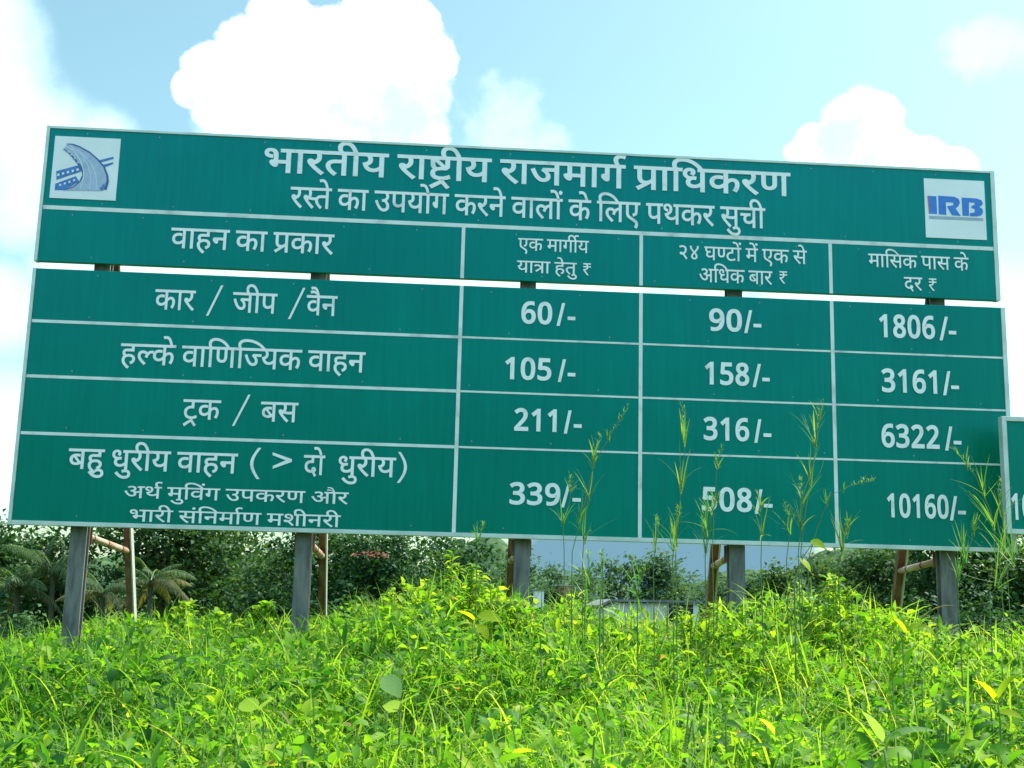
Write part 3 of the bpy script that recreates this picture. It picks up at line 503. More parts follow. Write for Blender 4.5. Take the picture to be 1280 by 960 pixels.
# ------------------------------------------------------------------ the toll board
BW = 7.2
V_R1, V_UB, V_LT, V_2, V_3, V_4, V_B = -0.628, -1.036, -1.090, -1.481, -1.884, -2.293, -2.937
COLX = (3.101, 4.438, 5.887)
zt = lambda v: Z_TOP + v
board = empty('toll_rate_board', (0, 0, 0), label='large green toll rate board with white Hindi lettering and prices, on five steel posts', cat='road sign')
def panel(name, z0, z1, x1, a, b):
    pnl = MB().box(0.02, x1-0.02, 0.0, 0.045, z0+a, z1-b).build(name, M['green'], board, bevel=0.003)
    fr = MB(); e = 0.024
    fr.box(0, e, -0.010, 0.055, z0, z1); fr.box(x1-0.034, x1, -0.010, 0.055, z0, z1)
    return pnl, fr
up, fr = panel('upper_panel', zt(V_UB), zt(0), BW, 0, 0.012)
fr.box(0.024, BW-0.034, -0.008, 0.055, zt(0)-0.020, zt(0))
fr.build('edge_frame', M['frame'], up, bevel=0.002)
lo, fr = panel('lower_panel', zt(V_B), zt(V_LT), BW+0.03, 0.012, 0)
fr.box(0.024, BW-0.004, -0.012, 0.055, zt(V_B), zt(V_B)+0.030)
fr.build('edge_frame', M['frame'], lo, bevel=0.002)
def rule(parent, x0, x1, z0, z1, y=-0.003):
    MB().box(x0, x1, y, 0.001, z0, z1).build('rule_strip', M['rule'], parent)
rule(up, 0.028, BW-0.034, zt(V_R1)-0.015, zt(V_R1)+0.015)
for c in COLX:
    rule(up, c-0.013, c+0.013, zt(V_UB)+0.002, zt(V_R1)-0.016, -0.0035)
    rule(lo, c-0.0135, c+0.0135, zt(V_B)+0.031, zt(V_LT)-0.002, -0.0045)
for v in (V_2, V_3, V_4):
    rule(lo, 0.028, COLX[0]-0.0145, zt(v)-0.011, zt(v)+0.011)
    for a, b in zip(COLX, (*COLX[1:], BW+0.012)):
        rule(lo, a+0.0145, b-0.0145, zt(v)-0.007, zt(v)+0.007)
# small rivets set into the sheets, a second material of the panel itself
def rivets(pnl, zs):
    me = pnl.data; me.materials.append(M['bolt']); bm = bmesh.new(); bm.from_mesh(me)
    for z in zs:
        x = 0.2+rnd.random()*0.3
        while x < BW-0.1:
            if min(abs(x-c) for c in COLX) > 0.05:
                vs = [bm.verts.new((x+0.0045*math.cos(2*math.pi*k/6), -0.0025, z+0.0045*math.sin(2*math.pi*k/6))) for k in range(6)]
                f = bm.faces.new(vs); f.material_index = 1
            x += 0.45+rnd.random()*0.5
    bm.to_mesh(me); bm.free()
rivets(up, (zt(0)-0.05, zt(V_R1)+0.045, zt(V_R1)-0.05, zt(V_UB)+0.04))
rivets(lo, (zt(V_LT)-0.04, zt(V_2)+0.04, zt(V_3)+0.045, zt(V_4)+0.045, zt(V_B)+0.07))

def bpt(px, py):
    p = at(px, py, 0.0); return p.x, p.z
GL['L9'] = GL['L6']
_, _pc = glyph_contours('pa'); HEAD = max(y for c in _pc for _, y in c)
GLM = lambda k: glyph_mesh(k, 0)[0]
def ink(text):
    pl, w = layout(text); xs = []
    for k, x, y in pl:
        a = [v[0]+x for v in GLM(k)]; xs += [min(a), max(a)]
    return min(xs), max(xs)
def hindi(parent, text, x0, y0, x1, y1, h, off=11):
    """headline of the word runs from pixel (x0,y0) to (x1,y1); h = letter height in pixels"""
    a, b = ink(text); X0, Z0 = bpt(x0, y0); X1, Z1 = bpt(x1, y1); Z = (Z0+Z1)/2
    xm, ym = (x0+x1)/2, (y0+y1)/2; H = bpt(xm, ym)[1]-bpt(xm, ym+h)[1]
    sx = (X1-X0)/(b-a); sz = H/HEAD
    o = link('lettering', text_mesh('lettering', text, off, lambda x, y, k: (X0+(x-a)*sx, -0.0055-0.0003*k, Z+(y-HEAD)*sz)), M['letters'], parent)
    return o
def flat(parent, name, polys, m, y=-0.0055):
    me = mesh(name, [], []); V = []; Fc = []
    for p in polys:
        b = len(V); V += [(x, y, z) for x, z in p]; Fc.append(tuple(range(b, b+len(p))))
    me.from_pydata(V, [], Fc); me.update()
    bm = bmesh.new(); bm.from_mesh(me); bmesh.ops.triangulate(bm, faces=bm.faces[:]); bm.to_mesh(me); bm.free()
    return link(name, me, m, parent)
def slash(parent, x0, y0, x1, y1, w=3.0):
    """thin stroke from its foot (x0,y0) to its head (x1,y1), pixels"""
    ax, az = bpt(x0, y0); bx, bz = bpt(x1, y1); h = w/2*(bpt(x0+1, y0)[0]-ax)
    flat(parent, 'lettering', [[(ax-h, az), (ax+h, az), (bx+h, bz), (bx-h, bz)]], M['letters'])
# header
hindi(up, 'bha aa ra ta ii1 ya _ ra aa sttra ii1 ya _ ra aa ja ma aa ga reph _ pra aa i04 dha ka ra nna', 332, 186, 987, 217, 28.5, 14)
hindi(up, 'ra s_ ta e _ ka aa _ U pa ya o ga _ ka ra na e _ va aa la on _ ka e _ i04 la E _ pa tha ka ra _ sa u ca ii1', 364, 235, 956, 260, 25, 9)
hindi(up, 'va aa ha na _ ka aa _ pra ka aa ra', 215, 285, 418, 294, 24.5, 9)
hindi(up, 'E ka _ ma aa ga iir1 ya', 648, 298, 736, 301.5, 15, 6)
hindi(up, 'ya aa tra aa _ ha e ta u', 646.5, 326, 721, 329, 14.5, 6)
hindi(up, 'rs', 729, 329, 738.5, 329.5, 15, 0)
hindi(up, 'd2 d4 _ gha nn_ tta on _ ma en _ E ka _ sa e', 849, 308, 1008, 313, 16.5, 6)
hindi(up, 'A2 i04 dha ka _ ba aa ra', 874, 336, 965, 339.5, 16.5, 6)
hindi(up, 'rs', 974, 339, 983.5, 339.5, 15.5, 0)
hindi(up, 'ma aa i04 sa ka _ pa aa sa _ ka e', 1085, 317.5, 1210, 322.5, 16, 6)
hindi(up, 'da ra', 1129.5, 346.5, 1152, 347.5, 16, 6)
hindi(up, 'rs', 1160.5, 348, 1170, 348.5, 15.5, 0)
# rows
hindi(lo, 'ka aa ra', 195, 362, 245, 364, 24.5, 8); slash(lo, 259, 395, 278, 357); hindi(lo, 'ja ii1 pa', 292, 365.5, 347, 368, 24.5, 8)
slash(lo, 361.5, 399, 380.5, 360); hindi(lo, 'va ai na', 384, 369, 422, 371, 24.5, 8)
hindi(lo, 'ha l_ ka e _ va aa i04 nna i08 j_ ya ka _ va aa ha na', 152, 430, 457, 440.5, 25, 8)
hindi(lo, 'ttra ka', 230, 499.5, 276.5, 501, 24, 8); slash(lo, 291.5, 532.5, 312, 493.5); hindi(lo, 'ba sa', 327, 502.5, 373, 504, 24, 8)
hindi(lo, 'ba ha u _ dha u ra ii1 ya _ va aa ha na', 87, 561, 297.5, 567.5, 24.5, 9)
def paren(x0, x1, y0, y1, s):
    a, b = bpt(x0, y0), bpt(x1, y1); n = 9; W_ = abs(b[0]-a[0]); z0, z1 = a[1], b[1]; t = W_*0.30
    o = []; i = []
    for k in range(n+1):
        u = k/n; c = math.sin(math.pi*u); z = z0+(z1-z0)*u
        if s > 0: o.append((b[0]-t-(W_-t)*c, z)); i.append((b[0]-(W_-t)*c*0.98, z))
        else: o.append((a[0]+t+(W_-t)*c, z)); i.append((a[0]+(W_-t)*c*0.98, z))
    flat(lo, 'lettering', [o + i[::-1]], M['letters'])
paren(314, 324.5, 559.5, 599, 1); paren(497.5, 508, 565, 604, -1)
def chevron(x0, x1, y0, y1):
    a, m_, b = bpt(x0, y0), bpt(x1, (y0+y1)/2), bpt(x0, y1); w = 0.020
    flat(lo, 'lettering', [[(a[0], a[1]), (m_[0], m_[1]+w*.5), (m_[0], m_[1]-w*.5), (b[0], b[1]), (b[0], b[1]+w), (m_[0]-2.2*w, m_[1]), (a[0], a[1]-w)]], M['letters'])
chevron(341, 365, 565.5, 586)
hindi(lo, 'da o', 380.5, 569, 406.5, 570, 24, 9)
hindi(lo, 'dha u ra ii1 ya', 424, 570, 495, 573, 24, 9)
hindi(lo, 'A2 tha reph _ ma u in04 va ga _ U pa ka ra nna _ AU ra', 156.5, 607.5, 436, 616, 14.5, 7)
hindi(lo, 'bha aa ra ii1 _ sa n i04 na ma aa reph nna _ ma sha ii1 na ra ii1', 163, 637, 426, 644.5, 14.5, 7)
# prices
DH = max(v[1] for v in glyph_mesh('L1', 0)[0])
def digits(parent, s, x0, y0, x1, h, m=None, Y=0.0, off=30):
    pt = lambda px, py: at(px, py, Y)
    X0, X1 = pt(x0, y0).x, pt(x1, y0).x; xm = (x0+x1)/2
    Zt = pt(x0, y0).z; H = pt(x0, y0).z-pt(x0, y0+h).z
    text = ' '.join('L'+c for c in s); pl, w = layout(text); V = []; Fc = []; xs = []
    x = 0; adv = 580
    for n, c in enumerate(s):
        vs, fs = glyph_mesh('L'+c, off); b = len(V)
        if c == '9':
            a0 = min(v[0] for v in vs); a1 = max(v[0] for v in vs); vs = [(a0+a1-p, DH-q) for p, q in vs]
        V += [(p+x, q, n) for p, q in vs]; Fc += [[i+b for i in f] for f in fs]; x += adv
    a = min(v[0] for v in V); b = max(v[0] for v in V); sx = (X1-X0)/(b-a); sz = H/(DH+off*1.2)
    V = [(X0+(p-a)*sx, Y-0.0055-0.0003*n, Zt+(q-DH-off*.6)*sz) for p, q, n in V]
    me = mesh('lettering', V, Fc); return link('lettering', me, m or M['letters'], parent)
PR = [('60', 652, 377, 690.5, 27, 695.5, 706.5, 709.5, 719), ('105', 631.5, 446.5, 689.5, 27, 697, 707.5, 709.5, 719), ('211', 643, 510.5, 696, 27.5, 704.5, 714.5, 717, 727),
      ('339', 637, 603, 700.5, 27, 701, 713, 715.5, 726), ('90', 886, 386, 927, 27, 930, 940, 941.5, 951.5), ('158', 880.5, 452.5, 936, 27.5, 940.5, 951, 952.5, 962),
      ('316', 879, 521.5, 936, 28, 942.5, 951.5, 954, 964), ('508', 877.5, 609, 939.5, 29, 943, 953, 954.5, 965.5), ('1806', 1098, 393, 1167.5, 28, 1174, 1184.5, 1185.5, 1195),
      ('3161', 1101, 461, 1170, 28.5, 1178.5, 1187.5, 1188.5, 1198.5), ('6322', 1101, 530, 1173, 28.5, 1181, 1190, 1191.5, 1201.5), ('10160', 1108, 617, 1184.5, 29, 1187, 1196, 1197, 1207)]
for s, x0, y0, x1, h, s0, s1, h0, h1 in PR:
    digits(lo, s, x0, y0, x1, h)
    ys = y0 + (s0-x0)*0.035
    slash(lo, s0+2, ys+h+2, s1-2, ys+0.5, 3.9)
    a, b = bpt(h0, ys+h*0.64), bpt(h1, ys+h*0.64+4.8)
    flat(lo, 'lettering', [[(a[0], a[1]), (b[0], a[1]), (b[0], b[1]), (a[0], b[1])]], M['letters'])

# logos on white plates
def plate(corners, **k):
    P = [bpt(*c) for c in corners]; xs = (P[0][0]+P[3][0])/2, (P[1][0]+P[2][0])/2; zs = (P[2][1]+P[3][1])/2, (P[0][1]+P[1][1])/2
    return MB().box(xs[0], xs[1], -0.006, 0.001, zs[0], zs[1]).build('logo_plate', M['logo_white'], board, **k)
pl1 = plate([(69.4, 170.6), (151, 173.5), (145, 250.6), (61.9, 248)])
def T1(pts): return [bpt(50+x/8, 150+y/8) for x, y in pts]
def T2(pts): return [bpt(1140+x/8, 200+y/8) for x, y in pts]
for _p in [T1([(165, 515), (405, 450), (425, 515), (168, 602)]), T1([(155, 640), (360, 565), (392, 615), (330, 660), (240, 705), (150, 705)]),
     T1([(585, 408), (735, 370), (740, 392), (612, 428)]), T1([(628, 452), (735, 425), (735, 442), (655, 476)])]: flat(pl1, 'crossing_road_print', [_p], M['logo_blue'], -0.0075)
flat(pl1, 'road_print', [T1([(240, 290), (300, 335), (360, 395), (408, 450), (434, 510), (430, 580), (392, 640), (330, 685), (250, 708), (600, 712), (650, 700), (680, 620), (678, 560), (640, 470), (580, 400), (500, 330), (400, 275), (330, 250), (275, 246)])], M['logo_grey'], -0.0085)
def stroke(pts, w):
    P = [Vector((*p, 0)) for p in pts]; L_, R_ = [], []
    for i, p in enumerate(P):
        t = (P[min(i+1, len(P)-1)]-P[max(i-1, 0)]).normalized(); n = Vector((-t.y, t.x, 0)); ww = w if not hasattr(w, '__len__') else w[i]
        L_.append((p+n*ww/2)[:2]); R_.append((p-n*ww/2)[:2])
    return L_ + R_[::-1]
flat(pl1, 'road_print', [T1(stroke([(270, 243), (330, 247), (400, 272), (500, 328), (580, 398), (642, 470), (676, 560), (680, 620), (655, 700)], [6, 12, 14, 14, 14, 16, 20, 24, 26])),
     T1(stroke([(238, 292), (300, 340), (355, 400), (395, 450), (425, 500)], [8, 12, 16, 20, 26])),
     T1(stroke([(430, 500), (432, 560), (400, 620), (340, 670), (240, 708)], [16, 14, 12, 10, 6]))], M['logo_line'], -0.0095)
flat(pl1, 'road_print', [T1(stroke([(262, 268), (330, 305), (385, 370), (420, 440), (440, 520), (436, 600), (410, 690)], 7)), T1(stroke([(300, 262), (400, 320), (500, 420), (560, 540), (575, 700)], 5)),
     T1(stroke([(310, 275), (420, 350), (480, 450), (510, 560), (500, 700)], 5))] + [T1([(175+k*48, 545-k*13), (198+k*48, 538-k*13), (200+k*48, 560-k*13), (178+k*48, 568-k*13)]) for k in range(5)]
     + [T1([(195+k*46, 650-k*16), (216+k*46, 642-k*16), (218+k*46, 660-k*16), (197+k*46, 668-k*16)]) for k in range(4)]
     + [T1(stroke([(282+k*32, 318+k*(26+k*3)), (292+k*32, 330+k*(26+k*3))], 8)) for k in range(4)], M['logo_white'], -0.0105)
flat(pl1, 'road_print', [T1([(600, 690), (645, 640), (655, 680), (620, 712)])], M['logo_blue'], -0.0112)
pl2 = plate([(1153.6, 223), (1229.4, 226.8), (1233.5, 300.5), (1158, 296.8)])
flat(pl2, 'letter_print', [T2([(152, 360), (240, 366), (248, 543), (168, 540)]),
     T2([(258, 360), (420, 370), (462, 392), (476, 428), (458, 466), (432, 486), (484, 562), (396, 556), (356, 486), (346, 466), (410, 455), (408, 430), (345, 424), (334, 428), (340, 552), (264, 546)]),
     T2([(492, 378), (640, 388), (688, 404), (706, 436), (688, 462), (668, 472), (700, 492), (707, 525), (690, 556), (640, 568), (574, 566), (574, 534), (622, 528), (624, 496), (590, 482), (590, 462), (624, 450), (620, 430), (566, 426), (566, 562), (502, 560)])], M['irb_blue'], -0.0075)
flat(pl2, 'letter_print', [T2([(168, 560), (708, 584), (708, 612), (170, 590)])], M['irb_grey'], -0.0075)
flat(pl2, 'letter_print', [T2([(150, 362), (166, 364), (180, 538), (166, 538)])], M['irb_fringe'], -0.0085)  # reddish sliver paints the chroma fringe along the letter's left side

# posts, raking struts, rungs
PX = (0.47, 2.04, 3.60, 5.165, 6.735)
def hsec(x, y, w=0.114, d=0.09, t=0.016):
    a = w/2; return [(x-a, y), (x+a, y), (x+a, y+t), (x+t/2, y+t), (x+t/2, y+d-t), (x+a, y+d-t), (x+a, y+d), (x-a, y+d), (x-a, y+d-t), (x-t/2, y+d-t), (x-t/2, y+t), (x-a, y+t)]
for i, x in enumerate(PX):
    sec = hsec(x, 0.062); z0, z1 = float(ground_z(x, 0.1))-0.3, zt(-0.06); n = len(sec)
    MB().add([(a, b, z0) for a, b in sec]+[(a, b, z1) for a, b in sec], [tuple(range(n))[::-1], tuple(range(n, 2*n))]+[(k, (k+1) % n, (k+1) % n+n, k+n) for k in range(n)]).build('post', M['post'], board)
    s = 1 if x < 3.6 else -1
    xs = x+(0.045, 0.03, -0.01, 0.06, 0.03)[i]; yb = (2.2, 2.1, 1.9, 1.75, 1.75)[i]
    top = Vector((xs, 0.24, zt(-0.90))); bot = Vector((xs, yb, float(ground_z(x, 2.3))-0.2))
    d = bot-top
    st = MB().beam(top, bot, 0.055, 0.05).build('strut', M['rust'], board)
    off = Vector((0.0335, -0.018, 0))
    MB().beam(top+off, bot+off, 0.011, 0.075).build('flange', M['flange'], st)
    for z in (1.98, 3.2):
        t = (z-top.z)/d.z; p = top+d*t
        rg = MB().tube([(x+.02, 0.176, z+0.03), (xs, p.y-0.02, z-0.03)], 0.026, 10).build('rung', M['pipe'], board, smooth=True)
        for u in (0.12, 0.45, 0.8):
            q0 = Vector((x+.02, 0.176, z+0.03)).lerp(Vector((xs, p.y-0.02, z-0.03)), u); q1 = Vector((x+.02, 0.176, z+0.03)).lerp(Vector((xs, p.y-0.02, z-0.03)), u+0.02)
            MB().tube([q0, q1], 0.030, 10).build('collar', M['rust'], rg)
        MB().box(x-0.075, x+0.072, 0.153, 0.162, z-0.03, z+0.09).build('bracket', M['rust'], board, bevel=0.002)
for z in (zt(-0.35), zt(-0.85), zt(-1.35), zt(-1.9), zt(-2.5)):   # horizontal rails behind the sheets
    MB().box(0.03, BW-0.03, 0.046, 0.0615, z-0.03, z+0.03).build('rail', M['back'], board)

# ------------------------------------------------------------------ the second board to the right
NY = -0.30
a = at(1252.5, 517, NY); b = at(1257, 667, NY)
nx0, nz1, nz0 = (a.x+b.x)/2, a.z-0.02, b.z
nb = empty('neighbouring_green_board', (nx0, NY, 0), label='green board with a pale frame at the right edge, partly cut off', cat='road sign')
pn = MB().box(nx0+0.03, nx0+2.57, NY, NY+0.04, nz0+0.03, nz1-0.03).build('panel', M['green'], nb)
MB().box(nx0, nx0+0.034, NY-0.012, NY+0.05, nz0, nz1).box(nx0+2.566, nx0+2.6, NY-0.012, NY+0.05, nz0, nz1).box(nx0+0.034, nx0+2.566, NY-0.012, NY+0.05, nz0, nz0+0.034).box(nx0+0.034, nx0+2.566, NY-0.012, NY+0.05, nz1-0.034, nz1).build('edge_frame', M['frame'], nb, bevel=0.002)
digits(pn, '10', 1263, 617, 1289, 32, None, NY, 30)
for x in (nx0+0.5, nx0+2.1):
    sec = hsec(x, NY+0.052); z0, z1 = float(ground_z(x, 0))-0.3, nz1-0.1; n = len(sec)
    MB().add([(p, q, z0) for p, q in sec]+[(p, q, z1) for p, q in sec], [tuple(range(n))[::-1], tuple(range(n, 2*n))]+[(k, (k+1) % n, (k+1) % n+n, k+n) for k in range(n)]).build('post', M['post'], nb)

# ------------------------------------------------------------------ weeds and grass in the foreground
def blob(px, py, Y, rx, ry):
    p = at(px, py, Y); return p.x, Y, p.z, rx, ry
MOUNDS = [blob(565, 716, -1.5, 0.5, 0.5), blob(760, 792, -1.2, 0.6, 0.4), blob(850, 794, -1.3, 0.6, 0.4), blob(690, 766, -0.8, 0.4, 0.4), blob(960, 752, -1.2, 0.4, 0.4), blob(1150, 772, -1.0, 0.35, 0.4), blob(510, 742, 0.3, 0.7, 0.6), blob(620, 765, 0.2, 0.5, 0.5), blob(240, 765, 1.2, 0.9, 0.7), blob(330, 770, 1.0, 0.6, 0.5), blob(140, 772, 1.6, 0.6, 0.5),
          blob(1015, 736, -1.4, 0.6, 0.5), blob(1060, 752, -1.3, 0.5, 0.5), blob(960, 772, 0.3, 0.5, 0.4), blob(900, 780, 0.6, 0.5, 0.4), blob(680, 775, 0.6, 0.5, 0.4), blob(1270, 795, 0.0, 0.5, 0.5), blob(450, 785, -0.5, 0.4, 0.4), blob(0, 800, 0.5, 0.7, 0.5)]
def canopy(x, y):
    x = np.asarray(x, float); y = np.asarray(y, float)
    base = np.interp(y, [-8.6, -6.5, -4.5, -1.5, 1.0, 3.0, 5.0], [0.55, 1.04, 1.20, 1.36, 1.42, 1.36, 0.75])
    base = base + (field(x, y, 1.3, 2)-0.5)*0.28 + (field(x, y, 3.4, 3)-0.5)*0.32
    base = base - (y > -4.5)*np.clip((y+4.5)/3, 0, 1)*(0.19/(1+np.exp((x-2.5)/0.35)) + 0.09/(1+np.exp((6.3-x)/0.2)))
    for mx, my, mz, rx, ry in MOUNDS:
        g = np.exp(-((x-mx)/rx)**2-((y-my)/ry)**2); base = np.maximum(base, base*(1-g)+(mz-0.04)*g)
    return base
def spread(n, dmin=1.7, dmax=13.0, power=1.0):
    """positions inside the wedge in front of the road, denser near it"""
    u = rng.random(n*2); d = (dmin**power+(dmax**power-dmin**power)*u)**(1/power)
    xx = CAM.x + (rng.random(n*2)*2-1)*(0.52*d+1.1) + 0.063*d
    yy = CAM.y + d
    return xx[:n], yy[:n], d[:n]
def clumpy(x, y, s, o, lo_, hi):
    f = field(x, y, s, o); return (f > lo_) & (f < hi)
wd = Leaves()
def add_weeds(n, dmin, dmax, Lr, asp, prof, pitch, curl, patch, tb, deep=0.42, segs=4, fold=0.3, power=1.0):
    x, y, d = spread(n, dmin, dmax, power)
    if patch: k = clumpy(x, y, *patch); x, y, d = x[k], y[k], d[k]
    n = len(x); h = canopy(x, y); q = rng.random(n)**1.6
    z = h - q*deep + rng.normal(0, 0.02, n)
    L = Lr[0]+(Lr[1]-Lr[0])*rng.random(n)**1.5
    tint = tb - 0.03 + 0.22*(field(x, y, 0.5, 5)-0.5)*2 + rng.normal(0, 0.2, n) + 0.045*(x-3.4)  # last term paints the sun's side into the tint, yellower to the right
    wd.add(np.stack([x, y, z], 1), rng.random(n)*6.283, rng.normal(pitch, 0.45, n), L, L*asp*(0.8+0.4*rng.random(n)), rng.normal(curl, 0.35, n), rng.normal(0, 0.45, n), tint, prof, segs, fold)
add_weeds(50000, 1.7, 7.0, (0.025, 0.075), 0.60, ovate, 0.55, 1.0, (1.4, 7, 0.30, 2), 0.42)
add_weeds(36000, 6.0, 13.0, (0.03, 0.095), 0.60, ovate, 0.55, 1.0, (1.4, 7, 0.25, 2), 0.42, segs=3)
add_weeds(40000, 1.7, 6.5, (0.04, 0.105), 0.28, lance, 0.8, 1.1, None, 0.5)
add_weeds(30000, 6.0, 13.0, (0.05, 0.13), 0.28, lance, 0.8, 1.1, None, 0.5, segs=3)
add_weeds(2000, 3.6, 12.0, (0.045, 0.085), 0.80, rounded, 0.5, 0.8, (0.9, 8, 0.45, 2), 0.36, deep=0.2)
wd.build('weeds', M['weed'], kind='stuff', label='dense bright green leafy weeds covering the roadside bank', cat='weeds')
# thin stalks of the weeds
gs = Leaves()
def add_grass(n, dmin, dmax, Lr, w, patch, pitch, curl, tb, up_=0.0):
    x, y, d = spread(n, dmin, dmax)
    if patch: k = clumpy(x, y, *patch); x, y, d = x[k], y[k], d[k]
    n = len(x); h = canopy(x, y); L = Lr[0]+(Lr[1]-Lr[0])*rng.random(n)
    z = h - L*0.72*rng.uniform(0.65, 1.15, n) + up_
    tint = tb + rng.normal(0, 0.18, n) + 0.035*(x-3)  # rightward term puts the sunnier side into the blade colour
    gs.add(np.stack([x, y, z], 1), rng.random(n)*6.283, rng.normal(pitch, 0.22, n), L, w*(0.6+0.8*rng.random(n)), rng.normal(curl, 0.5, n), rng.normal(0, 0.3, n), tint, blade, 6, 0.25)
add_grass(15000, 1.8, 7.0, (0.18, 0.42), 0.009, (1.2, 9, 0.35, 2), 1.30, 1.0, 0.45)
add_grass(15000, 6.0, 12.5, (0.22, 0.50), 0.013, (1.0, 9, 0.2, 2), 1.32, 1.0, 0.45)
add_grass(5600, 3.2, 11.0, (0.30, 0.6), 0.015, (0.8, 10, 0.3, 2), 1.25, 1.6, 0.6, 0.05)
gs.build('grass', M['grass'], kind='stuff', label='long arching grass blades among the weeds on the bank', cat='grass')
# small dark stems filling the weeds
sm = MB()
x, y, d = spread(1600, 1.8, 11.0)
for a, b in zip(x, y):
    h = float(canopy(a, b)); g = float(ground_z(a, b)); t = (rnd.gauss(0, 0.08), rnd.gauss(0, 0.08))
    sm.tube([(a, b, g-0.02), (a+t[0]*.4, b+t[1]*.4, (g+h)/2), (a+t[0], b+t[1], h-0.02+rnd.random()*0.10)], [0.0045, 0.0035, 0.002], 4, False)
sm.build('weed_stems', M['stem'], kind='stuff', label='thin stems of the roadside weeds', cat='weeds')

# ------------------------------------------------------------------ single plants one can point at
def tall_grass(label, path, Y, tufts, seed, lean=0.0, hue=0.5, blade_l=0.22):
    """stem through pixel points path (bottom to top) at depth Y; tufts = (t along the stem, blades, length, spread)"""
    r = np.random.default_rng(seed)
    P = [at(px, py, Y) for px, py in path]
    b = P[0]; g = float(ground_z(b.x, Y)); base = Vector((b.x-(P[1].x-b.x)*0.3, Y, g))
    root = empty('tall_grass', base, label=label, cat='grass plant', group='tall grass stalks standing in front of the board')
    pts = [base, (base+b)/2+Vector((0.01, 0.02, 0))] + P
    pts = [Vector((p.x, Y+0.03*math.sin(i), p.z)) for i, p in enumerate(pts)]
    n = len(pts); MB().tube(pts, [0.0036*(1-0.75*i/(n-1)) for i in range(n)], 5, False).build('stem', M['stem'], root, smooth=True)
    # arc length lookup over the picked part of the stem
    seg = [pts[i] for i in range(2, n)]; Ls = np.cumsum([0]+[(seg[i+1]-seg[i]).length for i in range(len(seg)-1)])
    def on(t):
        s = t*Ls[-1]; i = min(max(int(np.searchsorted(Ls, s)-1), 0), len(seg)-2); u = (s-Ls[i])/(Ls[i+1]-Ls[i]); return seg[i].lerp(seg[i+1], u)
    lv = Leaves()
    for t, k, L, sp in tufts:
        q = on(t); k += 2; pos = np.array([[q.x+r.normal(0, .004), q.y+r.normal(0, .004), q.z+r.normal(0, .012)] for _ in range(k)])
        az = r.random(k)*6.283; pitch = 1.5-np.abs(r.normal(0, sp, k))
        lv.add(pos, az, pitch, L*r.uniform(0.55, 1.1, k), r.uniform(0.007, 0.014, k), r.normal(0.3, 0.45, k), r.normal(0, .3, k), np.clip(hue+r.normal(0, .18, k), 0, 1), blade, 6, 0.2)
    for u in np.linspace(0.8, 1.0, 9):                # small spikelets up the head
        q = on(u); k = 3; lv.add(np.array([[q.x, q.y, q.z]]*k)+r.normal(0, .004, (k, 3)), r.random(k)*6.283, r.normal(1.0, .3, k), .028, .0045, .3, 0, np.clip(r.normal(.7, .2, k), 0, 1), lance, 3, .2)
    lv.build('blades', M['stalk'], root)
    return root
